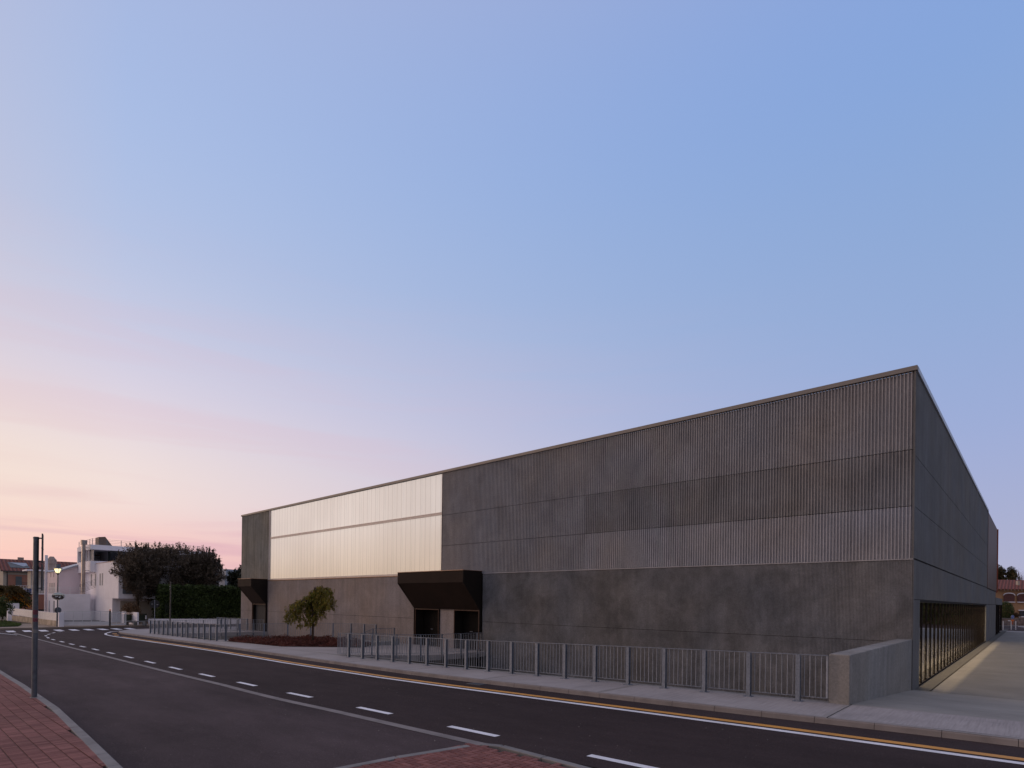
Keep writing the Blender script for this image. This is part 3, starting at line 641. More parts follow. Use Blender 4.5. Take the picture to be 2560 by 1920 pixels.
# ------------------------------------------------------------------ canopies with doors
def canopy(x0, x1, doors, label):
    pj = 1.45; t = .04; zt = 4.47; zf = 3.80; zb = 2.28; dz = -.06 if x0 > -40 else -.23
    h = thing('entrance_hood', label, 'canopy', ((x0+x1)/2, -.7, dz))
    # side cheeks (profile in y,z)
    ch = [(-.02, zt), (-pj, zt), (-pj, zf), (-.16, zb), (-.16, dz-.0), (-.02, dz-.0)]
    for a in (x0, x1-t):
        mb = MB(); mb.prof(ch, 'x', a, a+t); mb.build('side_cheek', M['canopy'] if a == x0 else M['frame_dark'], h)
    mb = MB(); mb.box(x0+t, x1-t, -pj, -pj+t, zf, zt-.005); mb.build('fascia', M['canopy'], h)
    mb = MB(); mb.prof([(-pj+t, zf), (-pj+t, zf+.03), (-.17, zb+.05), (-.17, zb)], 'x', x0+t, x1-t); mb.build('sloping_soffit', M['canopy'], h)
    mb = MB(); mb.box(x0-.01, x1+.01, -pj-.02, .0, zt+.002, zt+.03); mb.build('top_flashing', M['flashing'], h)
    mb = MB(); mb.box(x0+t, x1-t, -.16, .9, zb-.02, zb+.02) ; mb.build('lintel', M['frame_dark'], h)
    for (a, b) in doors:
        shp = lambda q_: [(a+q_, dz), (a+q_, zb-.03-q_), (b-q_, zb-.03-q_), (b-q_, dz), (b-.05, dz), (b-.05, zb-.09), (a+.05, zb-.09), (a+.05, dz)]
        fr_ = MB(); fr_.prof(shp(0), 'y', -.13, -.09); f = fr_.build('door_frame', M['door_trim'], h)
        fr_ = MB(); fr_.prof(shp(.002), 'y', -.089, .55); fr_.build('reveal', M['frame_dark'], f)
        mb = MB(); mb.box(a+.06, (a+b)/2-.004, .5, .55, dz+.01, zb-.03); mb.build('door_leaf', M['door'], f)
        mb = MB(); mb.box((a+b)/2+.004, b-.06, .5, .55, dz+.01, zb-.03); mb.build('door_leaf', M['door'], f)
        mb = MB(); mb.bar(((a+b)/2-.3, .46, dz+1.02), ((a+b)/2-.05, .46, dz+1.02), .025, .025); mb.build('handle', M['galv'], f)
    return h
hm = canopy(-26.30, -20.28, [(-26.22, -23.9), (-22.5, -20.36)], 'wide dark brown metal hood over the double entrance in the middle of the hall front')
mb = MB(); mb.box(-23.88, -22.52, -.02, .3, -.06, 2.26); o = mb.build('pier_between_doors', M['con_l2'], hm)
canopy(-50.42, -47.6, [(-50.34, -47.68)], 'small dark brown metal hood over the far left entrance of the hall')
# ------------------------------------------------------------------ parapet at the fence end
mb = MB(); b0 = [(-.43,-8.5),(-.02,-8.5),(-.02,-.02),(-.43,-.02)]
mb.v += [(x, y, -4.2) for x, y in b0] + [(x, y, 1.70) for x, y in b0]; mb.f += [(0,3,2,1),(4,5,6,7),(0,1,5,4),(1,2,6,5),(2,3,7,6),(3,0,4,7)]
tag(mb.build('parapet_wall', M['con_light'], loc=(-.22,-4.2,.5), bevel=.015), 'thick light concrete parapet block between the railing end and the hall corner', 'parapet')
# ------------------------------------------------------------------ railings
def railing(pts, label, zf, spacing=1.12, h=1.08, plate=True, hang=False, start=.35, group='galvanised steel railings round the sunken courts', barstep=.124, flat=True, top=.05, posts_at=None):
    P = [Vector((x, y, 0)) for x, y in pts]; seg = [(P[i+1]-P[i]).length for i in range(len(P)-1)]; T = sum(seg)
    def at(s_):
        s_ = min(max(s_, 0), T-1e-6)
        for i, l_ in enumerate(seg):
            if s_ <= l_ or i == len(seg)-1:
                p = P[i]+(P[i+1]-P[i])*min(1, s_/l_); return (p.x, p.y, zf(p.x, p.y)), (P[i+1]-P[i]).normalized()
            s_ -= l_
    th = thing('steel_railing', label, 'railing', at(T/2)[0], group)
    ends = [0]+list(np.cumsum(seg)); ends[-1] = T
    tr = MB(); br_ = MB()
    for a, b in zip(ends[:-1], ends[1:]):
        n_ = max(1, int((b-a)/2.2)); ss = np.linspace(a, b, n_+1)
        for s0, s1 in zip(ss[:-1], ss[1:]):
            p, q_ = at(s0+1e-4)[0], at(s1-1e-4)[0]; up = Vector((0,0,1))
            tr.bar(Vector(p)+up*(h-.008), Vector(q_)+up*(h-.008), .05, .016); br_.bar(Vector(p)+up*.12, Vector(q_)+up*.12, .03, .014)
    tr.build('top_rail', M['galv'], th); br_.build('bottom_rail', M['galv'], th)
    ps = posts_at if posts_at is not None else list(np.arange(start, T, spacing))
    for s_ in ps:
        p, d = at(s_); p = Vector(p); n_ = Vector((-d.y, d.x, 0)); mb = MB()
        lo = -.34 if hang else 0.008
        off = n_*(-.03 if not hang else .05)
        hw_, hd_ = (.046, .05) if not hang else (.03, .04); zc_ = (lo+h-.02)/2; hh_ = (h-.02-lo)/2
        c_ = p+off*1.3+Vector((0,0,zc_)); mb.obox(c_+n_*(hd_-.005), d, n_, (0,0,1), hw_, .005, hh_); mb.obox(c_-n_*(hd_-.005), d, n_, (0,0,1), hw_, .005, hh_); mb.obox(c_-d*(hw_-.014)*0, d, n_, (0,0,1), .006, hd_-.0105, hh_)
        po = mb.build('post', M['galv'], th)
        if plate and not hang:
            mb = MB(); mb.obox(p+off*1.3+Vector((0,0,.006)), d, n_, (0,0,1), .10, .105, .006); mb.build('base_plate', M['galv'], po)
        if hang:
            mb = MB(); mb.obox(p+off*1.0+n_*-.06+Vector((0,0,-.2)), d, n_, (0,0,1), .06, .02, .11); mb.build('bracket', M['galv_dark'], po)
    edges = [0.0]+list(ps)+[T]
    for a, b in zip(edges[:-1], edges[1:]):
        if b-a < .06: continue
        n_ = max(1, round((b-a)/barstep)); mb = MB()
        for k_ in range(n_ if a == 0 else 1, n_+(1 if b == T else 0)) if a else range(0, n_):
            s_ = a+(b-a)*k_/n_; p = Vector(at(s_)[0]); mb.tube(p+Vector((0,0,.12)), p+Vector((0,0,h-.012)), .0095, n=6, caps=False)
        if b == T:
            p = Vector(at(T-1e-4)[0]); mb.bar(p+Vector((0,0,.12)), p+Vector((0,0,h-.01)), .012, .04, (1,0,0))
        if mb.v: mb.build('bar_infill', M['bars'], th)
    return th
zs = lambda x, y: g(x)
railing([(-21.05,-8.62),(-.44,-8.62)], 'long galvanised railing along the near pavement ending at the concrete parapet', zs, posts_at=[.02+1.0+1.118*i for i in range(18)], h=1.08)
railing([(-50.3,-8.45),(-35.5,-8.45)], 'galvanised railing beside the far pavement, ending by the red planting', zs, 1.07, start=.35)
railing([(-35.5,-8.45),(-36.6,-6.9),(-34.2,-2.2),(-33.4,-.9),(-31.8,-.6),(-29.6,-.7)], 'galvanised railing running behind the red planting and the small tree', lambda x, y: g(x)-.01, 1.5, start=.5)
railing([(-21.05,-8.6),(-21.3,-7.2),(-20.5,-5.2),(-19.95,-3.7),(-19.8,-1.8),(-19.85,-.45)], 'galvanised railing on the slab edge of the middle entrance below the wide hood', zin, 1.25, hang=True, start=.7)
railing([(-49.1,-8.2),(-48.5,-5),(-48.0,-2),(-47.6,-.3)], 'galvanised railing on the slab edge of the far left entrance', lambda x, y: g(x)-.01, 1.3, hang=True, start=.7)
railing([(-57.6,-.6),(-53.6,-1.0),(-50.6,-.45)], 'galvanised railing behind the far left entrance below the hedge', lambda x, y: g(x), 1.3, start=.5, plate=False)
# stair rail by the middle entrance
st = thing('stair_railing', 'small stair railing with a sloping handrail left of the wide hood', 'railing', (-27.6,-1.8,-.1), 'galvanised steel railings round the sunken courts')
mb = MB(); mb.bar((-26.7,-1.3,1.0),(-26.8,-2.9,1.0),.05,.018); mb.bar((-26.8,-2.9,1.0),(-28.3,-3.5,.35),.05,.018); mb.build('top_rail', M['galv'], st)
for p in ((-26.7,-1.35,1.0),(-26.8,-2.85,1.0),(-28.2,-3.45,.38)):
    mb = MB(); mb.box(p[0]-.02,p[0]+.02,p[1]-.03,p[1]+.03,-.06,p[2]-.01); mb.build('post', M['galv'], st)
mb = MB()
for k_ in range(1, 12): mb.tube((-26.7-.1*k_/12,-1.3-1.6*k_/12,.06),(-26.7-.1*k_/12,-1.3-1.6*k_/12,.99),.008,n=6)
for k_ in range(1, 10): mb.tube((-26.8-1.5*k_/10,-2.9-.6*k_/10,.0),(-26.8-1.5*k_/10,-2.9-.6*k_/10,.99-.64*k_/10),.008,n=6)
mb.build('bar_infill', M['galv'], st)
sw = thing('garden_steps', 'low pale concrete steps and upstand beside the small stair railing', 'steps', (-27.4,-2.4,0))
mb = MB(); mb.box(-28.4,-26.6,-1.2,-1.0,-.06,.34); mb.build('upstand', M['con_light'], sw)
for i in range(3): mb = MB(); mb.box(-28.3+.35*i,-26.65,-2.9,-1.21,-.058+.08*i,.02+.08*i); mb.build('step', M['con_light'], sw)
# ------------------------------------------------------------------ vegetation helpers
def leafquads(Cn, size, asp=.45, up=None, upw=0., rs=.4):
    n = len(Cn); d = rng.normal(size=(n,3))
    if up is not None: d = d*(1-upw)+np.array(up)*upw
    d /= np.linalg.norm(d, axis=1, keepdims=True)+1e-9
    r = rng.normal(size=(n,3)); s_ = np.cross(d, r); s_ /= np.linalg.norm(s_, axis=1, keepdims=True)+1e-9
    l_ = size*(1+rs*rng.uniform(-1,1,(n,1))); w_ = l_*asp
    V = np.stack([Cn-d*l_/2, Cn+s_*w_/2, Cn+d*l_/2, Cn-s_*w_/2], 1).reshape(-1,3)
    return V, np.arange(n*4).reshape(-1,4)
def blob(n, c, r, shell=.35):
    d = rng.normal(size=(n,3)); d /= np.linalg.norm(d, axis=1, keepdims=True)
    q_ = (rng.uniform(0,1,(n,1))**shell); return np.array(c)+d*q_*np.array(r)
def clumps(c, r, k_, n, cr_=.33, shell=.3):
    cc = blob(k_, c, np.array(r)*.78, .45); out = []
    for q_ in cc:
        s_ = rng.uniform(.6,1.25); out.append(blob(int(n/k_*s_*s_), q_, np.array(r)*cr_*s_, shell+.2))
    return np.concatenate(out)
def trunk(th, base, top, r0, limbs=(), mt=None):
    mb = MB(); b, t = Vector(base), Vector(top); m_ = b.lerp(t, .5)+Vector((random.uniform(-.05,.05)*r0*6, random.uniform(-.05,.05)*r0*6, 0))
    mb.tube(b, m_, r0, r0*.8, 9); mb.tube(m_, t, r0*.8, r0*.6, 9)
    for l_ in limbs: mb.tube(t-Vector((0,0,r0)), l_, r0*.55, r0*.15, 7)
    return mb.build('trunk', mt or M['bark'], th, smooth=True)
def tree(name, label, cat, base, top, r0, pts, size, mt, asp=.45, up=None, upw=0, limbs=(), group=None):
    th = thing(name, label, cat, base, group); trunk(th, base, top, r0, limbs)
    V, F = leafquads(pts, size, asp, up, upw); npmesh('crown', V, F, mt, th); return th
# ---- large olive-like trees behind the hedge
def olive(px, D, w_, h_, zc0, label, n=16000, spr=None):
    x, y = W(px, D); base = (x, y, -.4); c = (x, y, zc0); r = (w_, w_, h_)
    pts = clumps(c, r, 46, n, .30); pts = pts[pts[:,2] > .3]
    tw = []
    for _ in range(150):    # upright sprays breaking the outline
        a = rng.uniform(0, 2*math.pi); q_ = rng.uniform(0,1)**.5*w_*.98; zz_ = c[2]+h_*math.sqrt(max(0,1-(q_/w_)**2*.9))*.86
        l_ = rng.uniform(.5,1.35); m_ = int(26*l_); t = rng.uniform(0,1,(m_,1)); lean = np.array([math.cos(a)*.18, math.sin(a)*.18, 1.])
        tw.append(np.array([x+math.cos(a)*q_, y+math.sin(a)*q_, zz_-.3])+lean*t*l_+rng.normal(size=(m_,3))*.06*(1.4-t))
    for _ in range(170):    # outward sprays
        d = rng.normal(size=3); d[2] = abs(d[2])*.5; d /= np.linalg.norm(d); p0 = np.array(c)+d*np.array(r)*.88; l_ = rng.uniform(.3,.9); m_ = int(22*l_)+4; t = rng.uniform(0,1,(m_,1))
        tw.append(p0+(d+np.array([0,0,.35]))*t*l_+rng.normal(size=(m_,3))*.07)
    pts = np.concatenate([pts]+tw)
    lim = [(x+random.uniform(-.6,.6)*w_, y+random.uniform(-.6,.6)*w_, zc0+random.uniform(-.2,.6)*h_) for _ in range(6)]
    return tree('olive_tree', label, 'tree', base, (x, y, zc0-h_*.55), .22, pts, .24, M['leaf_dark'], .34, (0,0,1), .25, lim, 'dark trees behind the hedge')
olive(345, 67, 2.3, 3.7, 5.0, 'dark bushy tree in front of the white house, leftmost of the group', 20000)
olive(392, 70.5, 2.9, 4.2, 5.0, 'dark bushy tree in the middle-left of the group behind the hedge', 30000)
olive(452, 71, 2.9, 4.1, 5.0, 'dark bushy tree in the middle-right of the group behind the hedge', 30000)
olive(512, 72, 1.9, 4.0, 4.8, 'narrower dark tree at the right edge of the group behind the hedge', 18000)
x, y = W(592, 76); tree('magnolia_tree', 'dark glossy leaved tree standing against the left end of the hall', 'tree', (x,y,-.4), (x,y,4), .15, clumps((x,y,4.4), (1.5,1.5,3.3), 34, 5200, .28), .30, M['leaf_mag'], .55)
# ---- hedge
hp = [W(361,77), W(398,66), W(612,71)]
hd = thing('clipped_hedge', 'tall clipped green laurel hedge behind a low white wall', 'hedge', (*hp[1], 0))
pts = []
for (a, b, n) in ((hp[0], hp[1], 9000), (hp[1], hp[2], 24000)):
    t = rng.uniform(0,1,(n,1)); P = np.array(a)*(1-t)+np.array(b)*t; d = np.array(b)-np.array(a); nn = np.array([-d[1], d[0]])/np.linalg.norm(d)
    if nn[1] < 0: nn = -nn
    dep = rng.uniform(0,1,(n,1))**2*1.2; zt_ = 3.75+.35*np.sin(P[:,:1]*1.7)*np.sin(P[:,1:2]*1.3+1)
    z = .2+(zt_-.2)*rng.uniform(0,1,(n,1))**.8; topm = rng.uniform(0,1,(n,1)) < .22; z = np.where(topm, zt_+rng.normal(size=(n,1))*.12, z); dep = np.where(topm, rng.uniform(0,1.3,(n,1)), dep)
    bul = .12*np.sin(P[:,:1]*3.1+z*2.2)+rng.normal(size=(n,1))*.06
    P2 = P+nn*(dep+bul); pts.append(np.concatenate([P2, z], 1))
    k_ = 260 if n > 10000 else 60
    for _ in range(k_):
        t0 = rng.uniform(0,1); q_ = np.array(a)*(1-t0)+np.array(b)*t0+nn*rng.uniform(0,1.0); m_ = 9; tt = rng.uniform(0,1,(m_,1))
        pts.append(np.concatenate([q_+rng.normal(size=(m_,2))*.05, 3.8+tt*rng.uniform(.15,.55)], 1))
V, F = leafquads(np.concatenate(pts), .22, .5); npmesh('foliage', V, F, M['leaf_hedge'], hd)
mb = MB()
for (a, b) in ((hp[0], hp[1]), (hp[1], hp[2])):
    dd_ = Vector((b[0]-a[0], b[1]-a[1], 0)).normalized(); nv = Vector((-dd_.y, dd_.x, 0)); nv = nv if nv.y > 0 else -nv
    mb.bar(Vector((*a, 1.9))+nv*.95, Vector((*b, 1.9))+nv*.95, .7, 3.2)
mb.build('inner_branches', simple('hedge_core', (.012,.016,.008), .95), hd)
a, b = W(372, 65), W(640, 68); mb = MB(); mb.bar((*a,-.05),(*b,-.05),.15,.62); tag(mb.build('garden_wall', M['white_wall'], loc=(*a,-.3)), 'low white wall along the foot of the hedge', 'wall')
# ---- small weeping tree in the planting
tb = (-29.95,-5.1,-.02); wt = thing('weeping_tree', 'small weeping tree with drooping olive-yellow leaves in the red planting', 'tree', tb)
mb = MB(); tp = Vector((-29.95,-5.1,2.75)); mb.tube(tb, (-29.93,-5.1,1.3), .075, .06, 10); mb.tube((-29.93,-5.1,1.3), tp, .06, .05, 10)
rt = Vector((math.cos(YAW), math.sin(YAW), 0)); fwv = Vector((-math.sin(YAW), math.cos(YAW), 0))
arms = []
for k_ in range(44):
    u = random.uniform(-1.42, 1.12); dpt = random.uniform(-.9,.9)
    hi = 3.62-.1*abs(u-.5) if u > -.1 else 3.25-.42*(-u)
    hi -= .32*abs(dpt)
    if -.25 < u < .1: hi += random.uniform(-.2,.1)
    drop = (hi-random.uniform(1.05,1.5)) if u < -.8 else ((hi-random.uniform(.6,1.5)) if u < .35 else hi-random.uniform(1.45,2.3))
    m1 = tp+Vector((0,0,.1))+(rt*u+fwv*dpt)*.55; m1.z = hi; e_ = Vector(tb)+rt*u*1.02+fwv*dpt; e_.z = hi-.22; f_ = e_.copy()+rt*u*.06; f_.z = hi-drop*.85
    mb.tube(tp-Vector((0,0,random.uniform(0,.5))), m1, .022, .013, 6); mb.tube(m1, e_, .013, .008, 5); mb.tube(e_, f_, .008, .003, 5)
    arms.append((m1, e_, f_))
mb.build('trunk', M['bark'], wt, smooth=True)
PP = []; DD = []
for m1, e_, f_ in arms:
    L1, L2 = (e_-m1).length, (f_-e_).length
    for _ in range(int(11*L1)+int(11*L2)+5):
        if random.random() < L1/(L1+L2): p = m1.lerp(e_, random.random())
        else: p = e_.lerp(f_, random.random())
        d = Vector((random.gauss(0,.5), random.gauss(0,.5), -1.0-random.random())).normalized(); p = p+Vector((random.gauss(0,.10), random.gauss(0,.10), random.gauss(0,.07)))
        L0 = random.uniform(.16,.30); side = d.cross(Vector((random.gauss(0,1), random.gauss(0,1), .2))).normalized()
        for j in range(6):
            for s_ in (-1, 1): 
                q_ = p+d*L0*(j+.5)/6; PP.append(q_+side*s_*.035); DD.append((d*.55+side*s_*.85).normalized())
PP = np.array(PP); DD = np.array(DD); n = len(PP); r_ = rng.normal(size=(n,3)); S_ = np.cross(DD, r_); S_ /= np.linalg.norm(S_, axis=1, keepdims=True)
V = np.stack([PP-DD*.06, PP+S_*.021, PP+DD*.065, PP-S_*.021], 1).reshape(-1,3); npmesh('crown', V, np.arange(n*4).reshape(-1,4), M['leaf_small'], wt)
# ---- red ground cover bed
bed = [(-35.4,-8.1),(-28.6,-7.75),(-26.6,-6.0),(-25.6,-4.6),(-26.3,-3.3),(-31.6,-2.3),(-34.3,-3.2),(-35.9,-6.6)]
def inpoly(P, poly_):
    x, y = P[:,0], P[:,1]; c = np.zeros(len(P), bool); n = len(poly_)
    for i in range(n):
        (x0, y0), (x1, y1) = poly_[i], poly_[(i+1)%n]; m_ = ((y0 > y) != (y1 > y)) & (x < (x1-x0)*(y-y0)/((y1-y0) or 1e-9)+x0); c ^= m_
    return c
P = rng.uniform([-36,-8.2],[-25.5,-2.2],(70000,2)); P = P[inpoly(P, bed)]
hgt = .12+.10*np.sin(P[:,0]*3.3+P[:,1]*2)+.06*np.sin(P[:,0]*9)*np.sin(P[:,1]*8)
z = np.array([g(x) for x in P[:,0]])-.03+np.abs(hgt)*rng.uniform(0,1.5,len(P))
V, F = leafquads(np.column_stack([P, z]), .085, .45); o = npmesh('red_ground_cover', V, F, M['red_cover'], loc=(-30,-5,0)); tag(o, 'dark red low ground cover filling the bed under the small tree', 'ground cover', kind='stuff')
o2 = slab('planting_soil', bed, lambda x, y: g(x)+.012, .05, simple('dark_mulch', (.045,.02,.015), .95, var=.4, scale=9))
# ------------------------------------------------------------------ foreground sign post
pp = (-15.5,-20.33,g(-15.5)); sp_ = thing('sign_post', 'tall grey steel post on the left kerb carrying a board seen edge-on', 'sign post', pp)
mb = MB(); mb.tube(pp, (pp[0],pp[1],pp[2]+4.0), .058, n=20); mb.build('post', M['galv_dark'], sp_, smooth=False)
mb = MB(); mb.tube((pp[0],pp[1],pp[2]+4.0), (pp[0],pp[1],pp[2]+4.03), .064, .05, n=20); mb.build('post_cap', M['black'], sp_)
vd = Vector((pp[0]-CAM[0], pp[1]-CAM[1], 0)).normalized(); sd_ = Vector((-vd.y, vd.x, 0))*-1   # to the right as seen from the road
bd = (vd*.9995+sd_*.03).normalized(); bn = Vector((-bd.y, bd.x, 0))
for z0, z1 in ((3.38, 4.10), (2.68, 3.34)):
    mb = MB(); c = Vector(pp)+sd_*.125+Vector((0,0,(z0+z1)/2)); mb.obox(c, bd, bn, (0,0,1), .28, .014, (z1-z0)/2); mb.obox(c-bn*.0+bd*.0, bd, bn, (0,0,1), .283, .018, .012)
    bo = mb.build('sign_board', M['slat_dark'], sp_)
for z in (2.74, 3.25, 3.42, 4.0):
    mb = MB(); c = Vector(pp)+Vector((0,0,z)); mb.tube(c-Vector((0,0,.018)), c+Vector((0,0,.018)), .064, n=20); mb.bar(c+sd_*.05, c+sd_*.125, .05, .03); mb.build('clamp', M['galv_dark'], sp_)
for z, hh in ((2.14,.12),(1.95,.10)):
    mb = MB(); c = Vector(pp)+Vector((0,0,z)); n0 = -vd
    for k_ in range(8):
        a0 = -1.0+2.0*k_/8; a1 = -1.0+2.0*(k_+1)/8
        def cp(a, zz_): d = n0*math.cos(a)+sd_*math.sin(a); return c+d*.0595+Vector((0,0,zz_))
        mb.quad(cp(a0,-hh/2), cp(a1,-hh/2), cp(a1,hh/2), cp(a0,hh/2))
    mb.build('sticker', simple('faded_red_sticker', (.16,.035,.05), .6, var=.6, scale=30), sp_)
mb = MB(); c = Vector(pp)+Vector((0,0,1.0)); mb.tube((pp[0],pp[1],pp[2]+1.62),(pp[0],pp[1],pp[2]+1.71),.0595,n=20,caps=False)
mb.tube((pp[0],pp[1],g(-15.5)-.02), (pp[0],pp[1],g(-15.5)+.012), .10, .09, n=16); mb.build('collar', M['kerb'], sp_)
# ------------------------------------------------------------------ street lamp with mirrors
lx, ly = W(144, 56.6); lz = g(lx); ls = thing('street_lamp', 'lit street lamp on a dark post in front of the white boundary wall', 'street lamp', (lx,ly,lz))
mb = MB(); mb.tube((lx,ly,lz),(lx,ly,lz+1.3),.085,n=12); mb.tube((lx,ly,lz+1.3),(lx,ly,lz+5.15),.06,.045,12); mb.tube((lx,ly,lz+5.15),(lx,ly,lz+5.35),.05,.16,12); mb.build('post', M['galv_dark'], ls)
mb = MB()
for a in range(8):
    t = a*math.pi/4; p0 = (lx+.16*math.cos(t), ly+.16*math.sin(t), lz+5.35); p1 = (lx+.34*math.cos(t), ly+.34*math.sin(t), lz+5.8); mb.tube(p0, p1, .014, n=5)
mb.tube((lx,ly,lz+5.79),(lx,ly,lz+5.84),.36,n=16); mb.tube((lx,ly,lz+5.84),(lx,ly,lz+6.22),.19,.22,12); mb.build('lantern_frame', M['galv'], ls)
mb = MB(); mb.tube((lx,ly,lz+5.36),(lx,ly,lz+5.6),.14,.24,12); mb.tube((lx,ly,lz+5.6),(lx,ly,lz+5.77),.24,.27,12); mb.build('lens', M['lamp_lens'], ls)
pl = bpy.data.lights.new('lamp_glow', 'POINT'); pl.energy = 14; pl.color = (1,.7,.35); pl.shadow_soft_size = .3; po = bpy.data.objects.new('lamp_glow', pl); C.objects.link(po); po.location = (lx+.1, ly-.5, lz+5.5)
tocam = Vector((CAM[0]-lx, CAM[1]-ly, 0)).normalized(); side = Vector((-tocam.y, tocam.x, 0))
def mirror(c, rw, rh, tilt, label, back=False, grp=None):
    th = thing('traffic_mirror', label, 'mirror', tuple(c)); f = (tocam*math.cos(tilt)+side*math.sin(tilt)-Vector((0,0,.22 if not back else 0))).normalized(); f = -f if back else f
    s2 = Vector((-f.y, f.x, 0)); s2.normalize(); up = f.cross(s2).normalized(); up = up if up.z > 0 else -up; n_ = 28
    def ring(k_, off): return [Vector(c)+s2*math.cos(t)*rw*k_+up*math.sin(t)*rh*k_+f*off for t in (2*math.pi*i/n_ for i in range(n_))]
    mb = MB(); r0, r1 = ring(1.0, .0), ring(1.0, .07)
    for i in range(n_): mb.quad(r0[i], r0[(i+1)%n_], r1[(i+1)%n_], r1[i])
    r2 = ring(.92, .07)
    for i in range(n_): mb.quad(r1[i], r1[(i+1)%n_], r2[(i+1)%n_], r2[i])
    mb.quad(*r0); mb.build('rim', M['mirror_rim'] if not back else M['galv_dark'], th)
    mb = MB(); prev = ring(.92, .07)
    for k_, off in ((.7,.11),(.45,.14),(.2,.155)):
        cur = ring(k_, off)
        for i in range(n_): mb.quad(prev[i], prev[(i+1)%n_], cur[(i+1)%n_], cur[i])
        prev = cur
    mb.quad(*prev); mb.build('mirror_face', M['mirror'], th, smooth=True)
    mb = MB(); mb.tube(Vector(c), Vector((lx, ly, c[2])), .02, n=6); mb.build('arm', M['galv'], th)
mirror((lx+tocam.x*.12+side.x*.06, ly+tocam.y*.12+side.y*.06, lz+3.05), .53, .38, -.2, 'large oval traffic mirror halfway up the lit street lamp')
mirror((lx-tocam.x*.12+side.x*.05, ly-tocam.y*.12+side.y*.05, lz+1.66), .30, .30, .5, 'smaller round traffic mirror seen from behind, low on the street lamp', back=True)
# ------------------------------------------------------------------ no-entry style sign back and telecom post
x, y = W(387, 49.5); z = g(x); s_ = thing('round_road_sign', 'round road sign seen from behind on a thin pole by the end of the railing', 'road sign', (x,y,z))
mb = MB(); mb.tube((x,y,z),(x,y,z+2.75),.03,n=10); mb.build('pole', M['galv'], s_)
tcv = Vector((CAM[0]-x, CAM[1]-y, 0)).normalized(); sv = Vector((-tcv.y, tcv.x, 0)); c = Vector((x,y,z+2.38))-tcv*.04
mb = MB(); mb.tube(c-tcv*.012, c+tcv*.0, .36, n=32); dsk = mb.build('disc', M['black'], s_)
mb = MB(); mb.obox(c+tcv*.01-sv*.2, sv, (0,0,1), tcv, .06, .012, .006); mb.obox(c+tcv*.01+sv*.2-Vector((0,0,.05)), sv, (0,0,1), tcv, .06, .012, .006); mb.build('fixing_strap', M['white_metal'], dsk)
x, y = W(425.6, 60); tp_ = thing('utility_pole', 'thin wooden utility pole with small insulators in front of the hedge', 'utility pole', (x,y,-.3))
mb = MB(); mb.tube((x,y,-.3),(x+.08,y,3.0),.07,.06,9); mb.tube((x+.08,y,3.0),(x+.02,y,4.4),.06,.05,9); mb.build('pole', simple('weathered_wood', (.13,.11,.09), .9, var=.3, scale=5), tp_)
mb = MB()
for q_ in (3.6, 3.85): mb.tube((x+.05,y-.05,q_),(x+.18,y-.12,q_),.03,n=6)
mb.build('insulator', M['white_metal'], tp_)
# ------------------------------------------------------------------ boundary wall, gates
wA, wB = (-67.9,-11.4), W(32,70)
bw = thing('boundary_wall', 'white slatted boundary wall on a stained plinth leading away to the left', 'wall', (*wA,-.35))
d = Vector((wB[0]-wA[0], wB[1]-wA[1], 0)); n_ = 9
mb = MB(); mb.bar((*wA,-.05), (*wB,-.05), .22, .62); mb.build('plinth', M['stained'], bw)
mb = MB(); mb.bar((*wA,.62), (*wB,.76), .10, .80); mb.build('slat_panel', M['white_metal'], bw)
mb = MB()
for k_ in range(6):
    mb.bar(Vector((*wA,.32+k_*.13))+Vector((0,-.052,0)), Vector((*wB,.42+k_*.13))+Vector((0,-.052,0)), .006, .012)
mb.build('slat_shadow_line', M['shutter'], bw)
for px in (28, 38):
    x, y = W(px, 70.2); mb = MB(); mb.box(x-.35,x+.35,y-.35,y+.35,-.4,1.75); mb.build('pillar', M['white_wall'], bw, )
x, y = -67.9,-11.35; mb = MB(); mb.box(x-.25,x+.2,y-.2,y+.2,-.35,1.1); mb.build('pillar', M['white_wall'], bw)
gA, gB = (-68.0,-11.1), (-67.0,-7.6)
def slatgate(A, B, label, z1=1.2, solid=False, dark=False, name='driveway_gate', cat='gate', panel=True):
    th = thing(name, label, cat, (*A,-.3)); A, B = Vector((*A,0)), Vector((*B,0)); up = Vector((0,0,1)); mtl = M['white_metal']
    mb = MB()
    for z in (-.16, z1): mb.bar(A+up*z, B+up*z, .05, .07)
    for t in np.linspace(0, 1, 6 if panel else 4): p = A.lerp(B, float(t)); mb.bar(p-up*.2, p+up*z1, .05, .05, (1,0,0))
    mb.build('frame', mtl, th)
    if panel: mb = MB(); mb.bar(A+up*.02, B+up*.02, .02, .34); mb.build('kick_panel', mtl, th)
    mb = MB(); n__ = 11
    for k_ in range(n__): z = (.24 if panel else -.1)+(z1-.28 if panel else z1)*(k_/n__); mb.bar(A+up*z, B+up*z, .015, .035 if panel else .05)
    mb.build('slats', mtl, th); return th
slatgate(gA, gB, 'wide white sliding gate of thin horizontal bars between street lamp and dark post')
slatgate((-66.95,-7.4), (-67.3,-6.05), 'short pale slatted pedestrian gate to the right of the dark gate post', z1=1.1, panel=False, name='pedestrian_gate')
gp_ = thing('gate_post', 'dark gate post with a small orange lamp on top', 'gate post', (-67.0,-7.52,-.3))
mb = MB(); mb.box(-67.07,-66.93,-7.59,-7.45,-.3,1.28); mb.build('post', M['slat_dark'], gp_); mb = MB(); mb.tube((-67,-7.52,1.281),(-67,-7.52,1.45),.06,.04,10); mb.build('lamp', M['orange'], gp_)
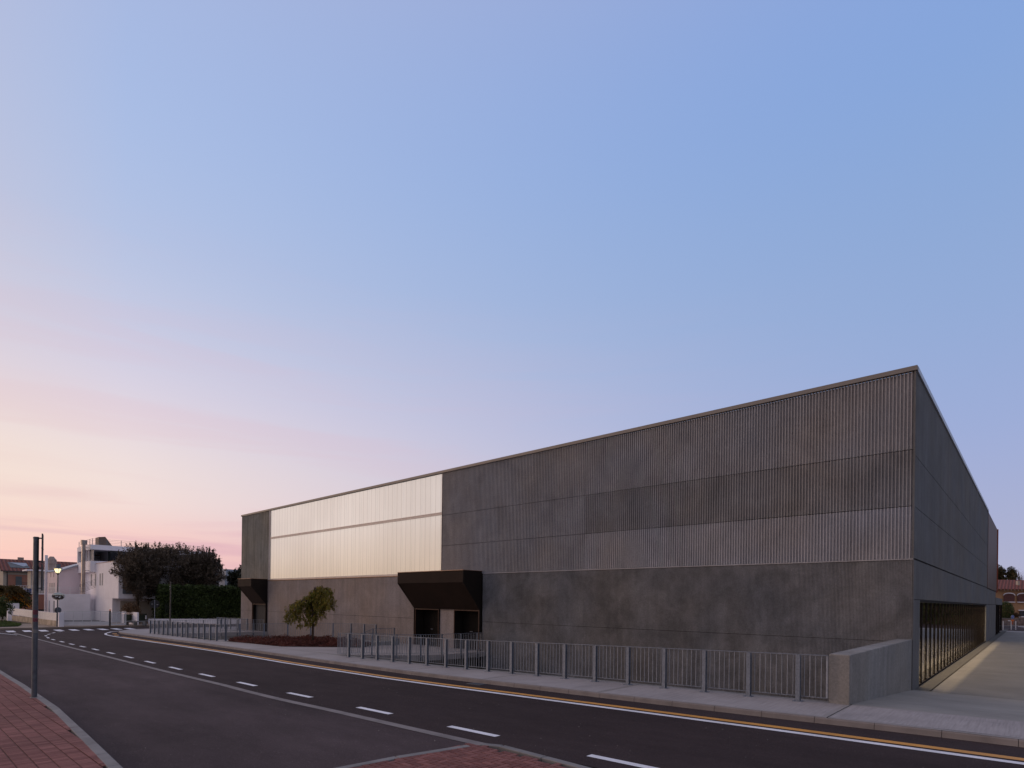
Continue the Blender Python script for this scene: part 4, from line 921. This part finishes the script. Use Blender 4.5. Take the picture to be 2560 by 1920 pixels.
# driveway inside the gate: white court wall
mb = MB(); mb.box(-74.7,-68.6,-4.7,-4.55,-.3,1.05); tag(mb.build('driveway_wall', M['white_wall'], loc=(-71,-4.6,-.3)), 'low white wall along the driveway behind the sliding gate', 'wall')
mb = MB(); mb.bar((*W(312,62),.35), (*W(366,66),.35), .1, .9); tag(mb.build('screened_fence', simple('dark_green_screen', (.035,.045,.025), .9), loc=(*W(340,64),-.1)), 'dark green screened fence between the slatted gate and the hedge', 'fence')
bh = thing('street_bench', 'long low concrete bench in front of the dark green screened fence', 'bench', (*W(338,60.5),-.3))
for pa, pb in ((314,338),(340,364)): mb = MB(); mb.bar((*W(pa,60.5),.12), (*W(pb,61.5),.12), .4, .10); mb.build('seat', M['con_light'], bh)
for p_ in (318,339,361): mb = MB(); xx, yy = W(p_,61); mb.box(xx-.12,xx+.12,yy-.15,yy+.15,-.3,.065); mb.build('leg', M['con_light'], bh)
# bollard and shrubs
x, y = W(365.5,60); mb = MB(); mb.tube((x,y,-.3),(x,y,.8),.06,n=10); bo_ = thing('bollard', 'thin white and dark bollard at the left end of the hedge', 'bollard', (x,y,-.3)); mb.build('post', M['slat_dark'], bo_); mb = MB(); mb.tube((x,y,.45),(x,y,.6),.064,n=10); mb.tube((x,y,.68),(x,y,.79),.064,n=10); mb.build('band', M['white_metal'], bo_)
x, y = W(330,64); tree('brown_shrub', 'feathery brown shrub in front of the garage of the white house', 'shrub', (x,y,-.3), (x,y,.5), .04, clumps((x,y,1.1),(1.7,1.2,1.2),16,2600,.4), .22, M['leaf_brown'], .2, (0,0,1), .5)
# ------------------------------------------------------------------ white modern house
wh = thing('white_house', 'white flat-roofed modern house with stacked boxes and a roof terrace', 'house', (-84,-1,-.3))
mw = M['white_wall']
mb = MB(); mb.box(-88.6,-74.9,-5,6,2.52,6.45); mb.box(-88.6,-76.7,-5,6,6.451,6.88); mb.box(-88.6,-77.6,-4.99,6,-.3,2.519); mb.build('middle_block', mw, wh)
mb = MB(); mb.box(-93.4,-85.62,-5.58,9,5.85,7.25); mb.box(-93.4,-85.62,-5.58,9,8.72,9.33); mb.box(-93.4,-92.9,-5.58,9,7.251,8.719); mb.box(-89.3,-89.0,-5.5,-5.3,7.251,8.719); mb.box(-91.2,-90.9,-5.5,-5.3,7.251,8.719); mb.box(-87.6,-87.4,-5.5,-5.3,7.251,8.719); mb.box(-93,-88.2,-3.2,9,7.252,8.718)
mb.build('upper_block', mw, wh)
mb = MB(); mb.box(-92,-88.62,-4.9,6,-.3,5.84); mb.box(-89.6,-86.2,-7.4,-5.01,-.3,2.4); mb.build('rear_block', mw, wh)
mb = MB(); mb.box(-92.8,-85.7,-5.25,-5.2,7.26,8.71); mb.build('window_band', M['shutter'], wh)
mb = MB(); mb.box(-88.19,-88.1,-3.2,-.6,7.26,8.7); mb.build('window', M['shutter_dark'], wh)
mb = MB(); mb.box(-86.2,-86.1,-3.4,8.9,7.26,8.7); mb.build('glazed_wall', M['glass_dark'], wh)
for x0, x1, z0, z1 in ((-88.4,-87.7,4.1,5.6),(-86.1,-85.5,4.1,5.6),(-83.7,-83.1,4.1,5.6),(-82.6,-82.0,4.1,5.6)):
    f = MB().box(x0-.04,x1+.04,-5.03,-5.005,z0-.06,z0).build('window', mw, wh); MB().box(x0,x1,-5.012,-5.004,z0+.001,z1).build('pane', M['shutter'], f)
MB().box(-86.8,-86.3,-5.012,-5.004,.3,2.1).build('door', M['shutter'], wh)
MB().box(-89.6,-88.9,-7.415,-7.402,.2,2.0).build('door', M['shutter'], wh)
f = MB().box(-74.89,-74.86,-4.6,-.9,3.05,5.75).build('window', M['shutter_dark'], wh); mb = MB()
for k_ in range(18): mb.box(-74.86,-74.84,-4.58,-.92,3.1+k_*.148,3.18+k_*.148)
mb.build('slats', M['shutter'], f)
MB().box(-77.58,-77.5,-4.2,3,-.1,2.2).build('garage_door', M['cream_wall'], wh)
mb = MB(); mb.tube((-86.3,-6.2,2.4),(-86.3,-6.2,9.3),.22,n=14); mb.tube((-86.3,-6.2,9.3),(-86.3,-6.2,9.85),.33,n=14); mb.build('flue', simple('stainless_flue', (.42,.36,.33), .35, .8), wh)
mb = MB(); mb.bar((-86.3,-6.2,8.9),(-86.3,-5.5,8.9),.06,.06); mb.bar((-86.3,-6.2,6.0),(-86.3,-5.0,6.0),.06,.06); mb.build('flue_bracket', M['galv'], wh)
mb = MB(); mb.prof([(-4.6,9.35),(-4.6,10.4),(-3.9,10.5),(-3.1,9.35)], 'x', -88.2, -86.4); mb.build('solar_heater', simple('brown_panel_frame', (.20,.14,.10), .7), wh)
mb = MB()
for k_ in range(4): mb.box(-85.8,-85.75,-5.4,8.5,9.45+k_*.2,9.475+k_*.2); mb.box(-93.2,-85.75,-5.45,-5.41,9.45+k_*.2,9.475+k_*.2)
for y in np.arange(-5.4,8.5,1.55): mb.box(-85.82,-85.74,y,y+.05,9.33,10.1)
for x in np.arange(-93.2,-86,1.55): mb.box(x,x+.05,-5.45,-5.4,9.33,10.1)
mb.build('roof_railing', M['galv'], wh)
MB().box(-94.5,-92.5,-4.4,-2.6,5.8,8.3).build('chimney', mw, wh); MB().box(-94.7,-92.3,-4.6,-2.4,8.301,8.4).build('chimney_cap', M['chim'], wh)
mb = MB(); mb.box(-88.65,-76.65,-5.04,-4.7,6.88,6.95); mb.build('coping', simple('pale_brick_coping', (.5,.38,.32), .8), wh)
# pink vaulted house
ph = thing('pink_house', 'pale pink house with a curved metal roof beside the white house', 'house', (-98,-5,-.3))
arc = [(-7.65,6.0)]+[(-7.65+8.5*t, 6.0+2.35*math.sin(min(1,t*1.02)*math.pi/2)) for t in (.08,.16,.25,.35,.45,.55,.7,.85,1.)]
MB().prof([(-7.65,-.3)]+arc+[(.85,-.3)], 'x', -101, -92.86).build('vaulted_body', M['pink_wall'], ph)
mb = MB()
for (y0, z0), (y1, z1) in zip(arc[:-1], arc[1:]): mb.quad((-101.3,y0-.1,z0+.05),(-92.6,y0-.1,z0+.05),(-92.6,y1-.1,z1+.05),(-101.3,y1-.1,z1+.05)); mb.quad((-92.6,y0-.1,z0-.12),(-92.6,y1-.1,z1-.12),(-92.6,y1-.1,z1+.05),(-92.6,y0-.1,z0+.05))
mb.build('curved_roof', M['blue_roof'], ph)
for x in (-99,-98,-96.9,-95.9): f = MB().box(x-.02,x+.42,-7.69,-7.655,2.95,3.05).build('window', mw, ph); MB().box(x,x+.4,-7.675,-7.652,3.051,4.5).build('pane', M['shutter'], f)
for x in (-98.3,-96.2): MB().box(x,x+.25,-7.675,-7.652,5.3,6.0).build('window', M['shutter_dark'], ph)
MB().box(-101.3,-100.95,-7.9,-7.6,-.3,8.5).build('chimney_stack', mw, ph)
# terrace block in front
tbk = thing('terrace_block', 'white single-storey block with a railed roof terrace in front of the pink house', 'house', (-89,-7,-.3))
MB().box(-92.5,-85.3,-8.8,-5.62,-.3,3.0).build('body', mw, tbk)
for x in (-91.4,-88.6,-88.0): MB().box(x,x+.3,-8.82,-8.802,.2,2.1).build('window', M['shutter'], tbk)
mb = MB()
for k_ in range(4): mb.box(-92.4,-85.4,-8.75,-8.72,3.2+k_*.2,3.225+k_*.2); mb.box(-85.4,-85.37,-8.75,-6,3.2+k_*.2,3.225+k_*.2)
for x in np.arange(-92.4,-85.3,1.0): mb.box(x,x+.04,-8.76,-8.71,3.0,3.86)
for y in np.arange(-8.7,-6,1.0): mb.box(-85.41,-85.36,y,y+.04,3.0,3.86)
mb.build('terrace_railing', M['white_metal'], tbk)
mb = MB()
for k_ in range(7): mb.bar((-85.9,-6.6+.0,3.1+k_*.17),(-85.9,-5.0,3.9+k_*.17),.03,.03)
mb.bar((-85.9,-6.6,3.0),(-85.9,-6.6,4.2),.04,.04,(1,0,0)); mb.build('stair_railing', M['slat_dark'], tbk)
# red-roofed house
rh = thing('red_roof_house', 'cream house with a red tiled roof, recessed balconies and a roof window at far left', 'house', (-131,-4,-.3))
MB().box(-136,-126.4,-9.8,1.5,-.3,6.95).build('wall', M['cream_wall'], rh)
MB().prof([(-136,6.95),(-126.4,6.95),(-131.2,8.9)], 'y', -9.79, 1.49).build('gable', M['cream_wall'], rh)
mb = MB(); mb.quad((-125.9,-10.2,6.9),(-125.9,1.9,6.9),(-131.2,1.9,9.1),(-131.2,-10.2,9.1)); mb.quad((-136.5,-10.2,6.9),(-131.2,-10.2,9.1),(-131.2,1.9,9.1),(-136.5,1.9,6.9)); mb.quad((-125.9,-10.2,6.9),(-131.2,-10.2,9.1),(-131.2,-10.2,8.95),(-125.9,-10.2,6.75)); mb.quad((-125.9,-10.2,6.75),(-125.9,1.9,6.75),(-125.9,1.9,6.9),(-125.9,-10.2,6.9)); mb.build('tiled_roof', M['tiles'], rh)
mb = MB(); mb.quad((-127.2,-8.8,7.50),(-127.2,-6.2,7.50),(-129.6,-6.4,8.50),(-129.6,-9.0,8.50)); f = mb.build('roof_window', M['shutter_dark'], rh); mb = MB(); mb.quad((-127.8,-7.0,7.78),(-128.2,-6.35,7.98),(-129.3,-6.5,8.44),(-129.3,-8.7,8.44)); mb.build('awning', M['blue_roof'], f)
MB().box(-126.38,-126.3,-9.2,-6.4,4.2,6.25).build('balcony_recess', M['peach_wall'], rh); MB().box(-126.38,-126.3,-7.6,-6.4,1.9,3.7).build('balcony_recess', M['peach_wall'], rh)
MB().box(-126.29,-126.2,-8.2,-7.4,4.3,5.95).build('balcony_door', M['shutter_dark'], rh); MB().box(-126.29,-125.4,-7.5,-6.2,3.75,3.95).build('balcony_slab', mw, rh)
mb = MB()
for y in np.arange(-7.5,-6.2,.12): mb.box(-125.45,-125.42,y,y+.03,3.95,4.9)
mb.box(-125.46,-125.41,-7.5,-6.2,4.9,4.95); mb.build('balcony_railing', M['slat_dark'], rh)
MB().box(-125.95,-125.85,-10.2,1.9,6.72,6.85).build('gutter', M['slat_dark'], rh); MB().tube((-126.3,-9.3,0),(-126.3,-9.3,6.7),.06).build('downpipe', M['slat_dark'], rh)
MB().box(-126.38,-126.3,-4.9,-4.4,5.0,6.0).build('window', M['shutter_dark'], rh)
MB().box(-131.5,-130.9,-7.4,-6.6,8.9,9.5).build('chimney', M['chim'], rh)
for x, y, z0, z1 in ((-122.5,-5.2,4.8,9.3),(-122.5,-4.0,4,7.4)):
    pass
x, y = W(128, 88); ck = thing('brick_chimney', 'round-topped masonry chimney rising left of the pink house', 'chimney', (x,y,-.3)); MB().box(x-.45,x+.45,y-.45,y+.45,-.3,7.6).build('stack', M['chim'], ck); mb = MB(); mb.tube((x,y,7.61),(x,y,8.3),.62,.62,14); mb.tube((x,y,8.3),(x,y,8.75),.55,.25,14); mb.build('cowl', M['chim'], ck)
# cream low wing with pots, between
lw = thing('low_wing', 'salmon low house wing with a railed balcony and blue pots behind the signpost', 'house', (*W(98,84),-.3)); x, y = W(98,84)
MB().box(x-3,x+.0,y-2.7,y+2.6,-.3,2.9).build('wall', M['peach_wall'], lw); MB().box(x-3.1,x+.1,y-2.8,y+2.7,2.901,3.05).build('balcony_slab', mw, lw)
mb = MB()
for q_ in np.arange(y-2.7,y+2.7,.3): mb.box(x+.02,x+.05,q_,q_+.03,3.05,4.1)
mb.box(x+.01,x+.06,y-2.7,y+2.7,4.1,4.15); mb.build('railing', M['white_metal'], lw)
for q_ in (y-1.2, y+1.9): mb = MB(); mb.tube((x-.4,q_,3.05),(x-.4,q_,3.75),.34,.42,12); mb.build('plant_pot', M['pot'], lw)
MB().box(x+.005,x+.02,y-1.6,y+2.0,-.2,.7).build('basement_opening', M['black'], lw)
MB().box(x-6,x-3.02,y-.6,y+3,3.0,6.4).build('upper_wall', M['cream_wall'], lw); MB().box(x-6.2,x-2.0,y-1.2,y+3.2,6.401,6.6).build('flat_roof', mw, lw); MB().box(x-3.01,x-2.98,y+.6,y+1.6,3.6,5.2).build('window', M['shutter'], lw)
# pale blue hall far right of trees
bb = thing('distant_shed', 'pale blue-grey industrial shed behind the trees beside the hall', 'shed', (*W(556,100),-.3)); a, b = W(520,98), W(600,104)
mb = MB(); mb.bar((*a,2.9),(*b,2.9),8,6.6); mb.build('wall', M['blue_panel'], bb); mb = MB(); mb.bar((*a,6.9),(*b,6.9),8.4,1.35); mb.build('roof_band', M['blue_roof'], bb)
mb = MB(); mb.tube((*a,7.9),(*b,7.6),.06,n=6); mb.build('roof_pipe', M['slat_dark'], bb)
# ------------------------------------------------------------------ left garden: palm-like tree, shrubs, grass
x, y = W(22, 74); pt = []; 
pm = thing('palm_tree', 'low palm-like tree with lamplight painted orange on its lower fronds at the far left edge', 'tree', (x,y,-.3)); trunk(pm, (x,y,-.3), (x,y,3.0), .2)
def fronds(n, c, ln, dz, m_per=46):
    out = []; dd = []
    for _ in range(n):
        a = rng.uniform(0,2*math.pi); el = rng.uniform(-.3,1.1); t = np.linspace(.1,1,m_per)[:,None]
        d = np.array([math.cos(a)*math.cos(el), math.sin(a)*math.cos(el), math.sin(el)]); P_ = np.array(c)+d*t*ln+np.array([0,0,-1.])*t**2*ln*dz; out.append(P_+rng.normal(size=P_.shape)*.06)
    return np.concatenate(out)
V, F = leafquads(fronds(170,(x,y,3.2),2.0,.55), .36, .16); npmesh('crown', V, F, M['leaf_palm'], pm)
V, F = leafquads(np.concatenate([fronds(26,(x+.3,y+.2,2.4),2.1,.75), fronds(14,(x-1,y-1,1.7),1.6,.5)]), .34, .2); lab(npmesh('lower_fronds', V, F, M['leaf_lamplight'], pm), 'lower fronds coloured orange for lamplight')
for (px, D, r, zc_, lb) in ((8,72,1.5,1.2,'green garden bush behind the wall, at the left edge of the photo'),(38,75,2.0,1.5,'broad dark green bush under the palm, behind the white wall'),(52,78,1.5,2.2,'dark rounded bush between the palm and the cream house')):
    x, y = W(px, D); tree('garden_bush', lb, 'bush', (x,y,-.3), (x,y,.6), .06, clumps((x,y,zc_),(r,r,r*.95),20,3200,.36), .22, M['leaf_green'] if px != 52 else M['leaf_mag'], .5, group='bushes in the garden at far left')
x, y = W(6, 62); tree('garden_bush', 'twiggy green bush with a support stake standing in front of the wall end', 'bush', (x,y,-.3), (x,y,.6), .05, clumps((x,y,1.2),(.9,.9,1.3),12,1500,.4), .16, M['leaf_green'], .5, group='bushes in the garden at far left')
gpoly = [(-69.6,-15.9),(-70.2,-14.3),(-74,-13.6),(-84,-13.9),(-84,-18),(-72,-18)]
P = rng.uniform([-84,-18],[-69.5,-13.5],(16000,2)); P = P[inpoly(P, gpoly)]
V, F = leafquads(np.column_stack([P, -.28+rng.uniform(0,.14,len(P))]), .2, .2, (0,0,1), .6); o = npmesh('grass', V, F, M['grass'], loc=(-75,-15,-.3)); tag(o, 'patch of green grass at the corner by the white boundary wall', 'grass', kind='stuff')
mb = MB(); mb.quad(*[(x, y, -.292) for x, y in gpoly]); o = mb.build('grass_verge', simple('grassy_soil', (.05,.07,.025), .95, var=.3)); o['kind'] = 'structure'
# low distant greenery line so the horizon is not bare
# ------------------------------------------------------------------ right background
oh = thing('orange_house', 'orange rendered house with a clay tiled roof and arched lattice windows', 'house', (-2,106,0))
rv = Vector((math.cos(YAW), math.sin(YAW), 0)); fv = Vector((-math.sin(YAW), math.cos(YAW), 0))
def QF(px, D): x, y = W(px, D); return Vector((x, y, 0))
# facade parallel to the view plane
c0 = QF(2380, 96); c1 = QF(2700, 96)
mb = MB(); mb.bar(c0+fv*4+Vector((0,0,2.9)), c1+fv*4+Vector((0,0,2.9)), 8, 5.9); mb.build('wall', M['orange_wall'], oh)
mb = MB(); e0, e1 = c0-fv*.6, c1-fv*.6; mb.quad(e0+Vector((0,0,5.85)), e1+Vector((0,0,5.85)), e1+fv*5+Vector((0,0,7.6)), e0+fv*5+Vector((0,0,7.6))); mb.quad(e0+Vector((0,0,5.75)), e1+Vector((0,0,5.75)), e1+Vector((0,0,5.85)), e0+Vector((0,0,5.85))); mb.quad(e0+Vector((0,0,5.75)),e0+fv*5+Vector((0,0,5.75)),e1+fv*5+Vector((0,0,5.75)),e1+Vector((0,0,5.75))); mb.build('tiled_roof', M['tiles2'], oh)
mb = MB()
for px in np.arange(2450, 2640, 8.7): mb.bar(QF(px,95.6)+Vector((0,0,5.66)), QF(px,95.3)+Vector((0,0,5.66)), .1, .12)
mb.build('rafter_end', M['cream_wall'], oh)
mb = MB(); p = QF(2544, 97.6); mb.obox(p+Vector((0,0,6.7)), rv, fv, (0,0,1), .17, .2, .6); mb.build('chimney', M['cream_wall'], oh)
for px in (2522, 2556, 2590):
    c = QF(px, 95.9); hw = .92; z0, z1, zr = 3.72, 4.75, .34
    def arch(k_, dz, off): 
        pts_ = [c-rv*hw*k_+Vector((0,0,z0))]+[c-rv*hw*k_*math.cos(t)+Vector((0,0,z1+zr*math.sin(t)+dz*math.sin(t)**.5 if t > 0 else z1)) for t in [math.pi*i/12 for i in range(13)]]+[c+rv*hw*k_+Vector((0,0,z0))]
        return [q_-fv*off for q_ in pts_]
    mb = MB(); mb.quad(*arch(1., 0, .06)); w_ = mb.build('window', M['brown_shut'], oh)
    mb = MB(); a1, a2 = arch(1.0, 0, .08)[1:-1], arch(1.1, .16, .08)[1:-1]
    for i in range(12): mb.quad(a1[i], a1[i+1], a2[i+1], a2[i])
    mb.build('arch_trim', M['white_wall'], w_); mb = MB(); mb.obox(c-fv*.1+Vector((0,0,z0-.06)), rv, fv, (0,0,1), hw*1.05, .06, .06); mb.build('sill', M['white_wall'], w_)
c = QF(2556, 95.9); mb = MB(); mb.obox(c-fv*.05+Vector((0,0,1.75)), rv, fv, (0,0,1), .5, .03, .45); w_ = mb.build('window', M['glass_dark'], oh); mb = MB(); mb.obox(c-fv*.1+Vector((0,0,2.3)), rv, fv, (0,0,1), .75, .1, .08); mb.obox(c-fv*.1+Vector((0,0,1.22)), rv, fv, (0,0,1), .75, .1, .08); mb.build('sill', M['white_wall'], w_)
mb = MB(); mb.bar(QF(2400,89)+Vector((0,0,.45)), QF(2640,89)+Vector((0,0,.45)), .5, 1.15); sw_ = thing('stone_wall', 'rubble stone wall in front of the orange house', 'wall', tuple(QF(2530,89))); mb.build('stonework', M['stone'], sw_); mb = MB(); mb.bar(QF(2400,89)+Vector((0,0,1.06)), QF(2640,89)+Vector((0,0,1.06)), .56, .06); mb.build('coping', M['kerb'], sw_)
p = QF(2513, 91); tree('round_bush', 'round dark green clipped bush left of the orange house window', 'bush', tuple(p), (p.x,p.y,1.2), .1, blob(4200,(p.x,p.y,2.25),(1.15,1.15,1.5),.25), .16, M['leaf_hedge'], .5)
p = QF(2537, 90.8); tree('loose_shrub', 'loose brownish shrub rising behind the stone wall', 'bush', tuple(p), (p.x,p.y,.9), .05, clumps((p.x,p.y,1.5),(1.1,.9,.85),12,1700,.4), .16, M['leaf_brown'], .4)
p = QF(2508, 116); tree('autumn_tree', 'large green and rust coloured tree above the orange house roof', 'tree', tuple(p), (p.x,p.y,5), .3, clumps((p.x,p.y,7.9),(3.2,3,4.3),40,12000,.27), .32, M['leaf_autumn'], .5, limbs=[(p.x+1,p.y,8),(p.x-1,p.y,9),(p.x,p.y,10)])
p = QF(2556, 120); bt = thing('bare_tree', 'bare pinkish twiggy tree at the right edge behind the orange house', 'tree', tuple(p)); lim = [(p.x+random.uniform(-2.2,2.2), p.y+random.uniform(-2,2), random.uniform(7,11.5)) for _ in range(22)]; trunk(bt, tuple(p), (p.x,p.y,5), .2, lim)
cc = []
for l_ in lim:
    for _ in range(60): 
        t = random.uniform(.5,1); cc.append([p.x+(l_[0]-p.x)*t+random.gauss(0,.4), p.y+(l_[1]-p.y)*t+random.gauss(0,.4), 5+(l_[2]-5)*t+random.gauss(0,.4)])
V, F = leafquads(np.array(cc), .55, .05, (0,0,1), .35); npmesh('crown', V, F, M['twig'], bt)
# blue keep-left sign, orange lamp, site barrier
p = QF(2531, 74); sg = thing('keep_left_sign', 'round blue sign with a white diagonal arrow behind the site barrier', 'road sign', tuple(p))
mb = MB(); mb.tube(p, p+Vector((0,0,1.75)), .03, n=8); mb.build('pole', M['galv'], sg)
c = p+Vector((0,0,1.55))-fv*.05; mb = MB(); mb.tube(c, c-fv*.02, .22, n=24); dk = mb.build('disc', M['white_metal'], sg); mb = MB(); mb.tube(c-fv*.021, c-fv*.024, .20, n=24); mb.build('blue_field', M['blue'], dk)
mb = MB(); dg = (rv*.8-Vector((0,0,.5))).normalized(); pg = (rv*.5+Vector((0,0,.8))).normalized(); mb.obox(c-fv*.03-dg*.03, dg, pg, fv, .10, .022, .002)
mb.quad(c-fv*.032+dg*.14, c-fv*.032+dg*.03+pg*.07, c-fv*.032+dg*.03-pg*.07); mb.build('arrow', M['white_metal'], dk)
p = QF(2527, 71.5); br2 = thing('site_barrier', 'low grey mesh site barrier with pale posts at the end of the terrace', 'barrier', tuple(p))
mb = MB(); A_, B_ = QF(2506,71.5), QF(2543,71.5)
for z in (.12,.35,.55,.75,.98): mb.bar(A_+Vector((0,0,z)), B_+Vector((0,0,z)), .02, .02)
for t in np.linspace(0,1,16): q_ = A_.lerp(B_, float(t)); mb.bar(q_+Vector((0,0,.1)), q_+Vector((0,0,1.0)), .012, .012, (1,0,0))
mb.build('mesh_panel', M['galv'], br2)
for px in (2508.5, 2528.5, 2540): mb = MB(); q_ = QF(px,71.3); mb.tube(q_-Vector((0,0,.03)), q_+Vector((0,0,1.08)), .045, n=8); mb.build('post', M['white_metal'], br2)
p = QF(2532, 71.0); mb = MB(); mb.obox(p+Vector((0,0,1.16)), rv, fv, (0,0,1), .14, .05, .10); wl = thing('warning_lamp', 'small orange warning lamp on the site barrier', 'lamp', tuple(p+Vector((0,0,1.05)))); mb.build('lens', M['orange'], wl); mb = MB(); mb.obox(p+Vector((0,0,.85)), rv, fv, (0,0,1), .05, .04, .2); mb.build('battery_box', simple('dull_orange_box', (.4,.1,.03), .7), wl)
p = QF(2524, 71.1); mb = MB(); mb.obox(p+Vector((0,0,1.12)), rv, fv, (0,0,1), .16, .02, .06); tag(mb.build('small_plate', M['white_metal'], loc=tuple(p)), 'small white plate fixed on top of the site barrier', 'sign')
mb = MB(); mb.quad(*[(x, y, -.055) for x, y in (tuple(QF(2546,84))[:2], tuple(QF(2600,84))[:2], tuple(QF(2600,85))[:2], tuple(QF(2546,85))[:2])]); mb.quad(*[(x, y, -.055) for x, y in (tuple(QF(2552,80))[:2], tuple(QF(2580,82))[:2], tuple(QF(2590,82))[:2], tuple(QF(2562,80))[:2])]); o = mb.build('back_road_marking', M['white_paint']); o['kind'] = 'structure'
P = rng.uniform([-28,-20],[2,-11.8],(420,2)); P = P[(P[:,1] > -16.2) | (P[:,0] < -4.2)]
rr = rng.uniform(.004,.013,(len(P),1)); ang = rng.uniform(0,6.28,(len(P),4)); ang.sort(1)
zc_ = np.array([g(x) for x in P[:,0]])[:,None]+ASP+.004
V = np.concatenate([np.stack([P[:,0:1]+rr*np.cos(ang[:,k_:k_+1]), P[:,1:2]+rr*np.sin(ang[:,k_:k_+1]), zc_+rng.uniform(0,.008,(len(P),1))], 2) for k_ in range(4)], 1).reshape(-1,3)
o = npmesh('stone_chips', V, np.arange(len(V)).reshape(-1,4), simple('pale_grit', (.35,.31,.27), .8), loc=(-8,-16,0)); tag(o, 'scattered pale grit and chips on the asphalt', 'grit', kind='stuff')
# low wall and hedge along the terrace's other side (seen only as a reflection in the long window)
tw_ = MB().box(9.0, 9.3, 1, 34, -.1, 1.1).build('terrace_wall', M['con_light'], loc=(9.1,17,0)); tag(tw_, 'low concrete wall on the open side of the terrace', 'wall')
th = thing('evergreen_hedge', 'tall dark evergreen hedge beyond the end of the terrace, mirrored in the long window', 'hedge', (9,87,0)); V, F = leafquads(rng.uniform([3.6,85.6,.1],[16,87.2,9],(9000,3)), .45, .5); npmesh('foliage', V, F, M['leaf_hedge'], th); MB().box(4.2,15.8,86.2,87,0,8.8).build('inner_branches', M['leaf_dark'], th)
# drain grate beside the kerb
dg_ = thing('drain_grate', 'small iron drain grate in the road beside the kerb', 'drain', (-9.55,-10.68,g(-9.5)+ASP)); mb = MB(); mb.bar((-9.85,-10.68,g(-9.85)+ASP+.006),(-9.25,-10.68,g(-9.25)+ASP+.006),.34,.012); mb.build('frame', M['slat_dark'], dg_)
mb = MB()
for k_ in range(8): x = -9.8+k_*.07; mb.box(x,x+.03,-10.82,-10.54,g(x)+ASP+.014,g(x)+ASP+.018)
mb.build('bars', M['galv_dark'], dg_)
for o in bpy.data.objects:
    if '_o' in o: del o['_o']
